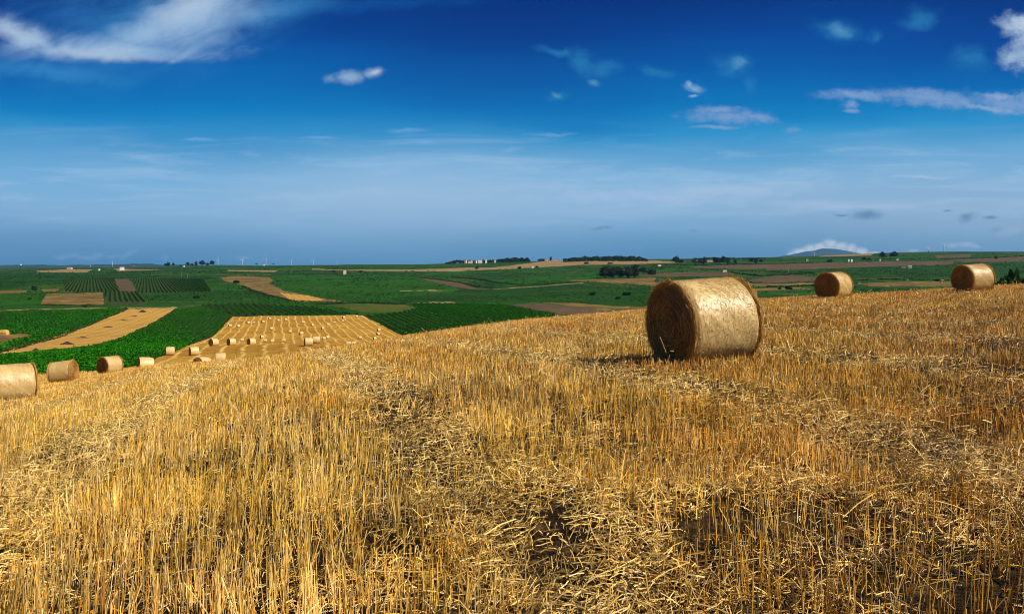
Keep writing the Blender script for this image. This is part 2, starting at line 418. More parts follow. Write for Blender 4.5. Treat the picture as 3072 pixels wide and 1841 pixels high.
# (name, material key, polygon)
FIELDS = [
    ('green_field', 'green2', z3((0, 440), (480, 430), (900, 460), (1400, 480), (2374, 430), (2374, 620), (1300, 575), (0, 585))),
    ('green_field', 'green3', z2((640, 400), (1400, 350), (1900, 350), (2374, 430), (2374, 480), (1400, 570), (1200, 550), (780, 470))),
    ('green_field', 'green3', z2((680, 325), (1500, 325), (2374, 345), (2374, 360), (1300, 365), (700, 380))),
    ('green_field', 'green2', z1((0, 300), (800, 320), (1900, 330), (2000, 355), (600, 365), (0, 460)) ),
    ('green_field', 'green3', z1((0, 500), (370, 500), (380, 600), (0, 645))),
    ('green_field', 'green3', z3((830, 370), (1500, 330), (1900, 300), (1900, 355), (1550, 380), (1000, 430))),
    ('straw_field', 'straw', z1((0, 1050), (700, 840), (1200, 640), (1650, 632), (1480, 740), (1100, 920), (900, 980), (700, 1010), (380, 1035), (0, 1075)) + [(-600, 1085), (-600, 1080)]),
    ('dry_patch', 'tan', z1((0, 880), (200, 868), (320, 885), (0, 975)) + [(-300, 1050)]),
    ('dirt_track', 'track', z1((0, 648), (1000, 625), (1640, 622), (1640, 632), (1000, 637), (0, 662))),
    ('dry_field', 'tan', z1((370, 600), (430, 500), (950, 487), (970, 600))),
    ('fallow_patch', 'fallow', z1((560, 470), (690, 465), (690, 490), (590, 490))),
    ('dry_patch', 'tan', z1((0, 470), (250, 465), (240, 490), (0, 497))),
    ('dry_patch', 'tan', z1((390, 455), (550, 448), (545, 475), (400, 476))),
    ('fallow_field', 'fallow', z1((1060, 360), (1200, 360), (1270, 480), (1110, 475))),
    ('dry_field', 'tan', z2((180, 350), (330, 333), (640, 345), (680, 372), (640, 402), (780, 470), (1000, 510), (1180, 550), (1380, 572), (1100, 577), (850, 560), (700, 525), (500, 470), (400, 420), (250, 390))),
    ('straw_field', 'straw', z2((740, 488), (1000, 513), (1160, 552), (1000, 574), (830, 555))),
    ('yellowing_field', 'yelgreen', z2((1060, 602), (1500, 588), (1900, 598), (2010, 635), (1850, 668), (1500, 668), (1300, 622))),
    ('ploughed_field', 'brown', z3((960, 603), (1300, 590), (1900, 640), (2000, 655), (1700, 690), (1450, 680), (1200, 642))),
    ('dry_field', 'tan', z3((1330, 580), (1600, 580), (2000, 618), (2374, 620), (2560, 640), (2374, 650), (1900, 650), (1700, 625))),
    ('dry_field', 'tan2', z3((0, 274), (440, 264), (680, 252), (830, 256), (1000, 240), (1300, 200), (1500, 188), (1900, 184), (2374, 190), (2520, 199), (2680, 207), (2374, 216), (2100, 225), (1700, 230), (1400, 246), (1100, 265), (800, 276), (450, 284), (0, 288))),
    ('fallow_field', 'fallow', z3((170, 355), (350, 362), (560, 400), (700, 440), (860, 458), (640, 455), (480, 430), (300, 385))),
    ('dirt_track', 'track', z3((860, 453), (1200, 432), (1700, 392), (1700, 398), (1200, 438), (860, 459))),
    ('dry_field', 'tan', z3((1550, 372), (1900, 360), (2200, 370), (2374, 392), (2480, 402), (2640, 424), (2374, 428), (2150, 410), (1900, 390), (1600, 384))),
    ('dry_field', 'tan2', z2((250, 277), (720, 283), (700, 296), (260, 288))),
    ('dry_field', 'tan2', z2((1040, 263), (1250, 275), (2374, 273), (2480, 283), (2374, 292), (1500, 286), (1040, 275))),
    ('light_green_field', 'yelgreen', z2((150, 313), (660, 318), (660, 326), (150, 322))),
    ('straw_field', 'tan2', z1((320, 287), (600, 272), (860, 274), (800, 302), (400, 300))),
    ('straw_field', 'tan2', z1((1050, 265), (1500, 276), (1100, 288))),
    ('dirt_track', 'track', z3((560, 462), (300, 470), (0, 476), (0, 470), (300, 464))),
    ('dirt_track', 'track', z3((110, 578), (300, 572), (520, 576), (500, 588), (300, 582), (120, 590))),
    ('ploughed_field', 'brown', z4((900, 430), (1300, 408), (1900, 393), (2261, 390), (2261, 447), (1500, 450), (1200, 442))),
    ('dry_field', 'fallow', z4((330, 512), (600, 494), (900, 484), (1300, 478), (1420, 500), (1330, 520), (800, 530), (500, 524))),
    ('dry_field', 'tan', z4((400, 545), (600, 540), (560, 590), (300, 600), (0, 590), (0, 560))),
    ('ploughed_field', 'brown', z5((300, 352), (700, 345), (1200, 332), (1800, 330), (1800, 362), (1000, 385), (500, 405), (0, 420), (0, 365))),
    ('green_field', 'green2', z5((0, 425), (500, 408), (1000, 388), (1900, 362), (2477, 340), (2477, 470), (1300, 500), (860, 500), (500, 440), (0, 470))),
    ('dry_field', 'fallow', z5((-220, 520), (0, 485), (200, 457), (480, 492), (470, 520), (0, 545))),
    ('dry_field', 'tan', z5((-260, 545), (0, 552), (460, 537), (460, 562), (0, 575), (-300, 570))),
    ('dry_field', 'tan', z5((-280, 600), (0, 590), (300, 582), (460, 600), (0, 614), (-280, 620))),
    ('dry_field', 'tan', z5((860, 545), (1400, 528), (1780, 528), (1780, 572), (1000, 572))),
    ('dry_field', 'yelgreen', z5((850, 500), (1300, 488), (1300, 500), (900, 513))),
    ('dry_field', 'fallow', z5((1620, 277), (1970, 262), (1950, 300), (1640, 302))),
    ('dry_field', 'tan2', z5((480, 287), (660, 266), (1050, 246), (1000, 277), (560, 288))),
    ('fallow_field', 'fallow', z5((1750, 322), (2220, 300), (2477, 288), (2477, 332), (2220, 338), (1900, 340))),
]


# ------------------------------------------------------------------ mesh helpers
def mesh_np(name, V, Fc, mat, smooth=False, parent=None, attr=None, mats=None, midx=None):
    """one mesh object from numpy verts and an (n,k) face array"""
    V = np.ascontiguousarray(V, np.float32)
    Fc = np.ascontiguousarray(Fc, np.int32)
    n, k = Fc.shape
    me = bpy.data.meshes.new(name)
    me.vertices.add(len(V))
    me.vertices.foreach_set('co', V.ravel())
    me.loops.add(n * k)
    me.loops.foreach_set('vertex_index', Fc.ravel())
    me.polygons.add(n)
    me.polygons.foreach_set('loop_start', np.arange(0, n * k, k, dtype=np.int32))
    me.polygons.foreach_set('use_smooth', np.full(n, smooth, bool))
    me.update()
    for m in (mats or [mat]):
        me.materials.append(m)
    if midx is not None:
        me.polygons.foreach_set('material_index', np.ascontiguousarray(midx, np.int32))
    if attr is not None:
        at_ = me.color_attributes.new('tint', 'FLOAT_COLOR', 'POINT')
        c = np.ones((len(V), 4), np.float32)
        c[:, :3] = attr
        at_.data.foreach_set('color', c.ravel())
    o = bpy.data.objects.new(name, me)
    COL.objects.link(o)
    if parent is not None:
        o.parent = parent
    return o


def tag(o, label=None, cat=None, group=None, kind=None):
    if label:
        o['label'] = label
    if cat:
        o['category'] = cat
    if group:
        o['group'] = group
    if kind:
        o['kind'] = kind
    return o


def empty(name, loc, rz=0.0):
    o = bpy.data.objects.new(name, None)
    COL.objects.link(o)
    o.location = loc
    o.rotation_euler = (0, 0, rz)
    o.empty_display_size = 0.3
    return o


def children(o):
    return [c for c in list(COL.objects) if c.parent == o]


class MB:
    """collects boxes, tubes and quads; builds ONE mesh"""
    def __init__(s):
        s.v, s.f = [], []

    def add(s, v, f):
        b = len(s.v)
        s.v += [tuple(p) for p in v]
        s.f += [tuple(i + b for i in q) for q in f]

    def box(s, x0, x1, y0, y1, z0, z1):
        s.add([(x0, y0, z0), (x1, y0, z0), (x1, y1, z0), (x0, y1, z0), (x0, y0, z1), (x1, y0, z1), (x1, y1, z1), (x0, y1, z1)],
              [(0, 3, 2, 1), (4, 5, 6, 7), (0, 1, 5, 4), (1, 2, 6, 5), (2, 3, 7, 6), (3, 0, 4, 7)])

    def tube(s, pts, rad, n=7):
        pts = [Vector(p) for p in pts]
        rings = []
        for i, p in enumerate(pts):
            d = (pts[min(i + 1, len(pts) - 1)] - pts[max(i - 1, 0)]).normalized()
            a = d.orthogonal().normalized()
            b = d.cross(a)
            rings.append([p + (a * math.cos(2 * math.pi * k / n) + b * math.sin(2 * math.pi * k / n)) * rad[i] for k in range(n)])
        v = [q for r in rings for q in r]
        f = []
        for i in range(len(pts) - 1):
            for k in range(n):
                f.append((i * n + k, i * n + (k + 1) % n, (i + 1) * n + (k + 1) % n, (i + 1) * n + k))
        f.append(tuple(range(n))[::-1])
        f.append(tuple((len(pts) - 1) * n + k for k in range(n)))
        s.add(v, f)

    def build(s, name, mat, parent=None, smooth=False):
        me = bpy.data.meshes.new(name)
        me.from_pydata(s.v, [], s.f)
        me.materials.append(mat)
        if smooth:
            for p in me.polygons:
                p.use_smooth = True
        o = bpy.data.objects.new(name, me)
        COL.objects.link(o)
        if parent is not None:
            o.parent = parent
        return o


# ------------------------------------------------------------------ materials
def new_mat(name, rough=0.9, spec=0.2):
    m = bpy.data.materials.new(name)
    m.use_nodes = True
    t = NT(m.node_tree)
    b = t.n['Principled BSDF']
    b.inputs['Roughness'].default_value = rough
    b.inputs['Specular IOR Level'].default_value = spec
    return m, t, b


def wpos(t):
    n = t.n.new('ShaderNodeNewGeometry')
    return n.outputs['Position']


def bump(t, b, h, strength, dist):
    n = t.n.new('ShaderNodeBump')
    n.inputs['Strength'].default_value = strength
    n.inputs['Distance'].default_value = dist
    t.put(n.inputs['Height'], h)
    t.l.new(n.outputs[0], b.inputs['Normal'])


def field_mat(name, c1, c2, c3, s1=0.012, s2=0.09, s3=0.7, bumpd=0.5):
    """crop or soil at landscape scale: broad drifts, row-scale mottling and fine grain"""
    m, t, b = new_mat(name, 0.95, 0.08)
    p = wpos(t)
    n1 = t.noise(p, s1, 4, 0.6, 0.5)
    n2 = t.noise(p, s2, 4, 0.65, 0.3)
    n3 = t.noise(p, s3, 3, 0.7)
    c = t.mix(t.smooth(n1, 0.36, 0.64), c1, c2)
    c = t.mix(t.math('MULTIPLY', t.smooth(n2, 0.44, 0.70), 0.8), c, c3)
    g = t.ramp(n3, [(0.25, (0.55, 0.55, 0.55)), (0.75, (1.45, 1.45, 1.45))])
    c = t.mix(1.0, c, g, 'MULTIPLY')
    t.put(b.inputs['Base Color'], c)
    bump(t, b, n3, 0.6, bumpd)
    return m


def lined_mat(name, c1, c2, c3, s1, s2, s3):
    """mown straw with fine lines along the drilling direction"""
    m = field_mat(name, c1, c2, c3, s1, s2, s3)
    t = NT(m.node_tree)
    b = t.n['Principled BSDF']
    p = wpos(t)
    sx = t.n.new('ShaderNodeSeparateXYZ')
    t.l.new(p, sx.inputs[0])
    wob = t.noise(p, 0.03, 3, 0.55)
    s_ = t.math('ADD', t.math('ADD', sx.outputs[0], t.math('MULTIPLY', sx.outputs[1], 0.30)), t.math('MULTIPLY', wob, 3.0))
    l = t.math('SINE', t.math('MULTIPLY', s_, 2.6))
    l2 = t.math('SINE', t.math('MULTIPLY', s_, 1.1))
    src = b.inputs['Base Color'].links[0].from_socket
    c = t.mix(t.math('MULTIPLY', t.smooth(l, 0.2, 0.95), 0.45), src, (0.30, 0.16, 0.035))
    c = t.mix(t.math('MULTIPLY', t.smooth(l2, 0.5, 0.95), 0.4), c, (0.58, 0.38, 0.11))
    t.put(b.inputs['Base Color'], c)
    return m


def patch_mat(name, c1, c2, c3):
    """many small fields: cells of different greens, fine crop lines, drifts"""
    m, t, b = new_mat(name, 0.95, 0.08)
    p = wpos(t)
    mp = t.n.new('ShaderNodeMapping')
    mp.inputs['Rotation'].default_value = (0, 0, 0.35)
    mp.inputs['Scale'].default_value = (1 / 150, 1 / 330, 0)
    t.l.new(p, mp.inputs[0])
    vo = t.n.new('ShaderNodeTexVoronoi')
    vo.feature = 'F1'
    vo.inputs['Scale'].default_value = 1.0
    t.l.new(mp.outputs[0], vo.inputs['Vector'])
    ve = t.n.new('ShaderNodeTexVoronoi')
    ve.feature = 'DISTANCE_TO_EDGE'
    ve.inputs['Scale'].default_value = 1.0
    t.l.new(mp.outputs[0], ve.inputs['Vector'])
    sc = t.n.new('ShaderNodeSeparateColor')
    t.l.new(vo.outputs['Color'], sc.inputs[0])
    n2 = t.noise(p, 0.05, 4, 0.65, 0.3)
    n3 = t.noise(p, 0.6, 3, 0.7)
    c = t.mix(sc.outputs[0], c1, c2)
    c = t.mix(t.math('MULTIPLY', t.smooth(sc.outputs[1], 0.62, 0.95), 0.8), c, c3)
    c = t.mix(t.math('MULTIPLY', t.smooth(n2, 0.48, 0.72), 0.6), c, c3)
    sx = t.n.new('ShaderNodeSeparateXYZ')
    t.l.new(p, sx.inputs[0])
    row = t.math('SINE', t.math('MULTIPLY', t.math('ADD', sx.outputs[0], t.math('MULTIPLY', sx.outputs[1], t.math('SUBTRACT', sc.outputs[2], 0.6))), 1.6))
    rw = t.math('MULTIPLY', t.smooth(row, 0.3, 0.9), 0.35)
    c = t.mix(rw, c, (0.030, 0.040, 0.014))
    edge = t.math('MULTIPLY', t.smooth(ve.outputs['Distance'], 0.030, 0.012), t.smooth(n2, 0.40, 0.60))
    c = t.mix(t.math('MULTIPLY', edge, 0.7), c, (0.10, 0.085, 0.035))
    g = t.ramp(n3, [(0.25, (0.6, 0.6, 0.6)), (0.75, (1.4, 1.4, 1.4))])
    c = t.mix(1.0, c, g, 'MULTIPLY')
    t.put(b.inputs['Base Color'], c)
    bump(t, b, n3, 0.6, 0.5)
    return m


M = {}
M['green'] = patch_mat('far_crop_green', (0.008, 0.040, 0.002), (0.015, 0.084, 0.001), (0.034, 0.080, 0.004))
M['green2'] = field_mat('far_crop_dark_green', (0.008, 0.038, 0.002), (0.011, 0.060, 0.002), (0.026, 0.062, 0.004))
M['green3'] = field_mat('far_crop_mid_green', (0.015, 0.088, 0.001), (0.011, 0.060, 0.002), (0.036, 0.090, 0.003))
M['yelgreen'] = field_mat('yellowing_crop', (0.070, 0.085, 0.010), (0.035, 0.070, 0.008), (0.110, 0.100, 0.018))
M['straw'] = lined_mat('far_straw', (0.46, 0.26, 0.048), (0.38, 0.20, 0.034), (0.52, 0.32, 0.075), 0.03, 0.15, 1.2)
M['tan'] = field_mat('dry_tan', (0.165, 0.100, 0.027), (0.066, 0.058, 0.016), (0.31, 0.19, 0.058), 0.022, 0.07, 0.5)
M['tan2'] = field_mat('pale_tan', (0.27, 0.18, 0.075), (0.21, 0.135, 0.052), (0.33, 0.225, 0.095), 0.01, 0.05, 0.3)
M['track'] = field_mat('dirt_track', (0.30, 0.21, 0.09), (0.20, 0.14, 0.055), (0.34, 0.25, 0.11), 0.03, 0.2, 1.0)
M['fallow'] = field_mat('fallow_earth', (0.10, 0.064, 0.032), (0.062, 0.048, 0.026), (0.15, 0.092, 0.044), 0.02, 0.08, 0.6)
M['brown'] = field_mat('ploughed_earth', (0.088, 0.058, 0.032), (0.120, 0.078, 0.040), (0.066, 0.048, 0.029), 0.02, 0.08, 0.6)
M['crop'] = field_mat('crop_soil', (0.008, 0.030, 0.004), (0.012, 0.040, 0.004), (0.045, 0.038, 0.014), 0.03, 0.12, 0.9)
M['vinesoil'] = field_mat('vine_soil', (0.036, 0.056, 0.012), (0.045, 0.052, 0.016), (0.024, 0.052, 0.008), 0.03, 0.12, 0.9)

# stubble-field ground: soil with chaff close up, swath lines along the drilling direction further off
ROWK, S0, SP = 0.29, -2.15, 3.65       # lines run along (-0.29, 1); s = x + 0.29 y; tracks at S0 + k*SP
m, t, b = new_mat('stubble_ground', 0.95, 0.08)
p = wpos(t)
sx = t.n.new('ShaderNodeSeparateXYZ')
t.l.new(p, sx.inputs[0])
s_ = t.math('ADD', sx.outputs[0], t.math('MULTIPLY', sx.outputs[1], ROWK))
wob = t.noise(p, 0.05, 3, 0.55)
wob2 = t.noise(p, 0.5, 3, 0.6)
s_ = t.math('ADD', s_, t.math('ADD', t.math('MULTIPLY', t.math('SUBTRACT', wob, 0.5), 3.2), t.math('MULTIPLY', t.math('SUBTRACT', wob2, 0.5), 0.7)))
ph = t.math('FRACT', t.math('DIVIDE', t.math('SUBTRACT', s_, S0), SP))
tri = t.math('ABSOLUTE', t.math('SUBTRACT', ph, 0.5))            # 0.5 on the track line
ph2 = t.math('FRACT', t.math('DIVIDE', t.math('SUBTRACT', s_, S0 - 1.1), SP))
tri2 = t.math('ABSOLUTE', t.math('SUBTRACT', ph2, 0.5))
line = t.smooth(tri, 0.36, 0.47)
line2 = t.smooth(tri2, 0.43, 0.49)
n1 = t.noise(p, 0.05, 4, 0.6)
n2 = t.noise(p, 0.45, 4, 0.7)
n3 = t.noise(p, 5.0, 4, 0.7)
farc = t.mix(t.smooth(n1, 0.35, 0.65), (0.46, 0.255, 0.034), (0.36, 0.175, 0.020))
farc = t.mix(t.math('MULTIPLY', line, t.smooth(n2, 0.25, 0.6)), farc, (0.68, 0.45, 0.13))
farc = t.mix(t.math('MULTIPLY', line2, 0.45), farc, (0.24, 0.12, 0.03))
farc = t.mix(1.0, farc, t.ramp(n2, [(0.25, (0.66, 0.66, 0.66)), (0.75, (1.3, 1.3, 1.3))]), 'MULTIPLY')
nearc = t.mix(t.smooth(n3, 0.45, 0.68), (0.022, 0.014, 0.007), (0.13, 0.075, 0.026))
dcam = t.smooth(sx.outputs[1], 16.0, 50.0)
c = t.mix(dcam, nearc, farc)
t.put(b.inputs['Base Color'], c)
n4 = t.noise(p, 22.0, 4, 0.7)
bump(t, b, t.math('ADD', n3, t.math('MULTIPLY', n4, 0.5)), 1.0, 0.09)
M['stubble'] = m

# straw: colour of each stalk in the tint attribute
def tint_mat(name, rough, spec, trans=0.0):
    m, t, b = new_mat(name, rough, spec)
    a = t.n.new('ShaderNodeAttribute')
    a.attribute_name = 'tint'
    t.l.new(a.outputs['Color'], b.inputs['Base Color'])
    if trans:
        tr = t.n.new('ShaderNodeBsdfTranslucent')
        t.l.new(a.outputs['Color'], tr.inputs[0])
        mx = t.n.new('ShaderNodeMixShader')
        mx.inputs[0].default_value = trans
        t.l.new(b.outputs[0], mx.inputs[1])
        t.l.new(tr.outputs[0], mx.inputs[2])
        t.l.new(mx.outputs[0], t.n['Material Output'].inputs[0])
    return m


M['straw_stalk'] = tint_mat('straw_stalk', 0.5, 0.35, 0.04)
M['leaf'] = tint_mat('leaf', 0.75, 0.10, 0.25)


def plain(name, col, rough=0.8, spec=0.2, var=0.25, scale=1.0):
    m, t, b = new_mat(name, rough, spec)
    tcn = t.n.new('ShaderNodeTexCoord')
    n = t.noise(tcn.outputs['Object'], scale, 4, 0.6)
    g = t.ramp(n, [(0.2, (1 - var,) * 3), (0.8, (1 + var,) * 3)])
    t.put(b.inputs['Base Color'], t.mix(1.0, col, g, 'MULTIPLY'))
    return m


M['bark'] = plain('bark', (0.09, 0.065, 0.045), 0.9, 0.1, 0.4, 2.0)
M['white'] = plain('white_wall', (0.72, 0.70, 0.66), 0.8, 0.2, 0.08, 0.6)
M['cream'] = plain('cream_wall', (0.60, 0.48, 0.30), 0.85, 0.15, 0.12, 0.6)
M['stone'] = plain('stone_wall', (0.36, 0.29, 0.19), 0.9, 0.1, 0.25, 0.8)
M['tile'] = plain('roof_tile', (0.36, 0.12, 0.06), 0.85, 0.15, 0.2, 1.0)
M['roofgrey'] = plain('grey_roof', (0.30, 0.28, 0.26), 0.8, 0.2, 0.15, 1.0)
M['window'] = plain('window_glass', (0.03, 0.035, 0.045), 0.25, 0.5, 0.1, 1.0)
M['door'] = plain('door_wood', (0.10, 0.06, 0.035), 0.7, 0.2, 0.2, 2.0)
M['turbine'] = plain('turbine_grey_white', (0.56, 0.58, 0.60), 0.5, 0.4, 0.03, 0.1)
M['pole'] = plain('pole_wood', (0.42, 0.38, 0.28), 0.9, 0.1, 0.2, 2.0)
M['dung'] = plain('heap_matter', (0.060, 0.034, 0.020), 0.95, 0.05, 0.5, 1.4)

# ------------------------------------------------------------------ terrain mesh, split by field
us = np.concatenate([np.linspace(-2600, -90, 60), np.arange(-84, 3160, 3.0), np.linspace(3170, 5700, 60)])
ys = np.concatenate([np.linspace(1.2, 6, 30)[:-1], np.exp(np.linspace(math.log(6), math.log(110), 150))[:-1], np.exp(np.linspace(math.log(110), math.log(4600), 400)),
                     np.exp(np.linspace(math.log(4700), math.log(26000), 40))])
PXg, Yg = np.meshgrid(us, ys)
Xg = (PXg - CX) / F * Yg
Zg = H(Xg, Yg)
nr, nc = Yg.shape
Vg = np.stack([Xg, Yg, Zg], -1).reshape(-1, 3)
ii = np.arange(nr * nc).reshape(nr, nc)
Qg = np.stack([ii[:-1, :-1], ii[:-1, 1:], ii[1:, 1:], ii[1:, :-1]], -1).reshape(-1, 4)
ctr = Vg[Qg].mean(1)
cpx, cpy = proj(ctr[:, 0], ctr[:, 1], ctr[:, 2])
cpx = cpx + fbm(ctr[:, 0] / 9, ctr[:, 1] / 9, 4) * np.clip(cpy * 0 + 900 / ctr[:, 1], 1.2, 4)
cpy = cpy + vnoise(ctr[:, 0] / 6, ctr[:, 1] / 9, 8) * np.clip((cpy - 800) / 50, 0.3, 1.6)
cY = ctr[:, 1]
cls = np.full(len(Qg), -1)
names, keys = [], []


def classify(px, py, Y):
    """index of the land use at points given by column, row and depth"""
    c = np.full(np.shape(px), 0)
    c[inpoly(px, py, CROP2_POLY) & (Y > 75)] = 2
    c[inpoly(px, py, CROP_POLY) & (Y > 35)] = 2
    for i, (n, k, poly) in enumerate(FIELDS):
        c[(Y > 90) & inpoly(px, py, poly)] = 10 + i
    c[(Y > 90) & (inpoly(px, py, VINE_RIGHT))] = 3
    c[(Y > 90) & (inpoly(px, py, VINE_BACK))] = 3
    for v_ in (VINE_F1, VINE_F2, VINE_F3):
        c[(Y > 90) & inpoly(px, py, v_)] = 4
    edge = np.interp(px, [-600, 0, 115, 300, 360, 420], [1178, 1140, 1125, 1113, 1104, 1094])
    st = np.where(px < 420, py > edge, (Y < 72) | inpoly(px, py, STUB_POLY) & (Y < 480) | ((Y < 118) & (px < 1200)))
    st |= Y < 36
    c[st] = 1
    return c


cls = classify(cpx, cpy, cY)


def sub_obj(name, mask, mat):
    q = Qg[mask]
    if not len(q):
        return None
    uq, inv = np.unique(q, return_inverse=True)
    o = mesh_np(name, Vg[uq], inv.reshape(q.shape), mat, smooth=True)
    return tag(o, kind='structure')


sub_obj('green_plain', cls == 0, M['green'])
sub_obj('stubble_field', cls == 1, M['stubble'])
sub_obj('crop_field', cls == 2, M['crop'])
sub_obj('vineyard_soil', cls == 3, M['crop'])
sub_obj('vineyard_soil', cls == 4, M['vinesoil'])
for i, (n, k, poly) in enumerate(FIELDS):
    sub_obj(n, cls == 10 + i, M[k])
# the rest of the field around and behind the tripod
gx, gy = np.meshgrid(np.linspace(-40, 40, 121), np.linspace(-30, 1.2, 60))
keep_far = H(gx, gy)
ii = np.arange(gx.size).reshape(gx.shape)
q = np.stack([ii[:-1, :-1], ii[:-1, 1:], ii[1:, 1:], ii[1:, :-1]], -1).reshape(-1, 4)
tag(mesh_np('stubble_field', np.stack([gx, gy, keep_far - 0.004], -1).reshape(-1, 3), q, M['stubble'], True), kind='structure')
# side wings beside the fan at small depth
for sgn in (-1, 1):
    gx, gy = np.meshgrid(np.linspace(0, 1, 40), np.linspace(1.2, 20, 40))
    x0 = ((5700 if sgn > 0 else -2600) - CX) / F * gy
    xx = x0 + sgn * gx * 30
    ii = np.arange(gx.size).reshape(gx.shape)
    q = np.stack([ii[:-1, :-1], ii[:-1, 1:], ii[1:, 1:], ii[1:, :-1]], -1).reshape(-1, 4)
    tag(mesh_np('stubble_field', np.stack([xx, gy, H(xx, gy) - 0.004], -1).reshape(-1, 3), q if sgn > 0 else q[:, ::-1], M['stubble'], True), kind='structure')

# far mountain under the cloud cap
MTX, MTY = (2470 - CX) / F * 24000, 24000
mg, mh = np.meshgrid(np.linspace(-2600, 2600, 90), np.linspace(-1500, 1500, 30))
prof = np.interp(mg, np.array([-2600, -1500, -700, -300, 0, 300, 600, 900, 1300, 2000, 2600]), [0, 280, 430, 505, 545, 548, 500, 440, 360, 150, 0])
mz = prof * np.exp(-(mh / 900) ** 2) + fbm(mg / 300, mh / 300, 21) * 26 * (prof > 30)
ii = np.arange(mg.size).reshape(mg.shape)
q = np.stack([ii[:-1, :-1], ii[:-1, 1:], ii[1:, 1:], ii[1:, :-1]], -1).reshape(-1, 4)
M['mountain'] = plain('haze_tinted_slope', (0.030, 0.070, 0.085), 0.95, 0.05, 0.25, 0.004)  # base colour shifted to blue: some distance haze is painted into the slope
mo = tag(mesh_np('mountain', np.stack([mg, mh, mz], -1).reshape(-1, 3), q, M['mountain'], True), kind='structure')
mo.location = (MTX, MTY, float(H(MTX, MTY)) + 0)
# far low hills on the left horizon
hx, hy = np.meshgrid(np.linspace(-9500, -2400, 160), np.linspace(-600, 600, 16))
hp = (44 + 26 * fbm(hx / 900, hx * 0 + 2.5, 31) + 14 * fbm(hx / 170, hx * 0 + 7.5, 33)) * np.clip((-2400 - hx) / 1500, 0, 1) * np.clip((hx + 10300) / 2500, 0.25, 1)
hz = np.maximum(hp, 2) * np.exp(-(hy / 380) ** 2)
ii = np.arange(hx.size).reshape(hx.shape)
q = np.stack([ii[:-1, :-1], ii[:-1, 1:], ii[1:, 1:], ii[1:, :-1]], -1).reshape(-1, 4)
M['farhill'] = plain('haze_tinted_hills', (0.022, 0.055, 0.045), 0.95, 0.05, 0.5, 0.006)  # bluish green, part of the far haze put into the hill colour
ho = tag(mesh_np('hills', np.stack([hx, hy, hz], -1).reshape(-1, 3), q, M['farhill'], True), kind='structure')
ho.location = (0, 12500, float(H(-6000, 12500)) - 1)

# ------------------------------------------------------------------ stubble
def prisms(base, tip, r0, r1, mid=None, nseg=1):
    """three-sided stalks from base to tip, optionally bent through mid"""
    n = len(base)
    pts = [base, tip] if nseg == 1 else [base, mid, tip]
    d = tip - base
    d = d / np.linalg.norm(d, axis=1, keepdims=True)
    ref = np.where(np.abs(d[:, 2:3]) > 0.8, np.array([[1.0, 0, 0]]), np.array([[0, 0, 1.0]]))
    a = np.cross(d, ref)
    a /= np.linalg.norm(a, axis=1, keepdims=True)
    b = np.cross(d, a)
    th = rng.uniform(0, 2 * np.pi, n)
    rings = []
    K = len(pts)
    for i, p_ in enumerate(pts):
        r = (r0 + (r1 - r0) * i / (K - 1))[:, None]
        for k in range(3):
            ang = th + k * 2 * np.pi / 3
            rings.append(p_ + r * (a * np.cos(ang)[:, None] + b * np.sin(ang)[:, None]))
    V = np.stack(rings, 1)                                 # n, 3K, 3
    fl = []
    for i in range(K - 1):
        for k in range(3):
            fl.append([i * 3 + k, i * 3 + (k + 1) % 3, (i + 1) * 3 + (k + 1) % 3, (i + 1) * 3 + k])
    Fq = (np.arange(n) * 3 * K)[:, None, None] + np.array(fl)[None]
    return V.reshape(-1, 3), Fq.reshape(-1, 4), 3 * K


def track_dist(X, Y):
    s = X + ROWK * Y + vnoise(X / 3, Y / 3, 41) * 0.25
    k = np.round((s - S0) / SP)
    return s - (S0 + k * SP), k


# straw colours
GOLD = np.array([0.68, 0.375, 0.040])
ORANGE = np.array([0.56, 0.220, 0.012])
PALE = np.array([0.82, 0.585, 0.20])
GREY = np.array([0.58, 0.45, 0.26])
YEL = np.array([0.74, 0.47, 0.058])


def cell_rand(X, Y, size, seed):
    """one random number 0..1 per tuft cell"""
    a = np.floor(X / size + 0.35 * vnoise(X / size / 2, Y / size / 2, seed + 1)).astype(np.int64)
    b = np.floor(Y / size + 0.35 * vnoise(X / size / 2, Y / size / 2, seed + 2)).astype(np.int64)
    n = (a * 374761393 + b * 668265263 + seed * 974634777) & 0xFFFFFFFF
    n = ((n ^ (n >> 13)) * 1274126177) & 0xFFFFFFFF
    return ((n ^ (n >> 16)) & 0xFFFF) / 65535.0


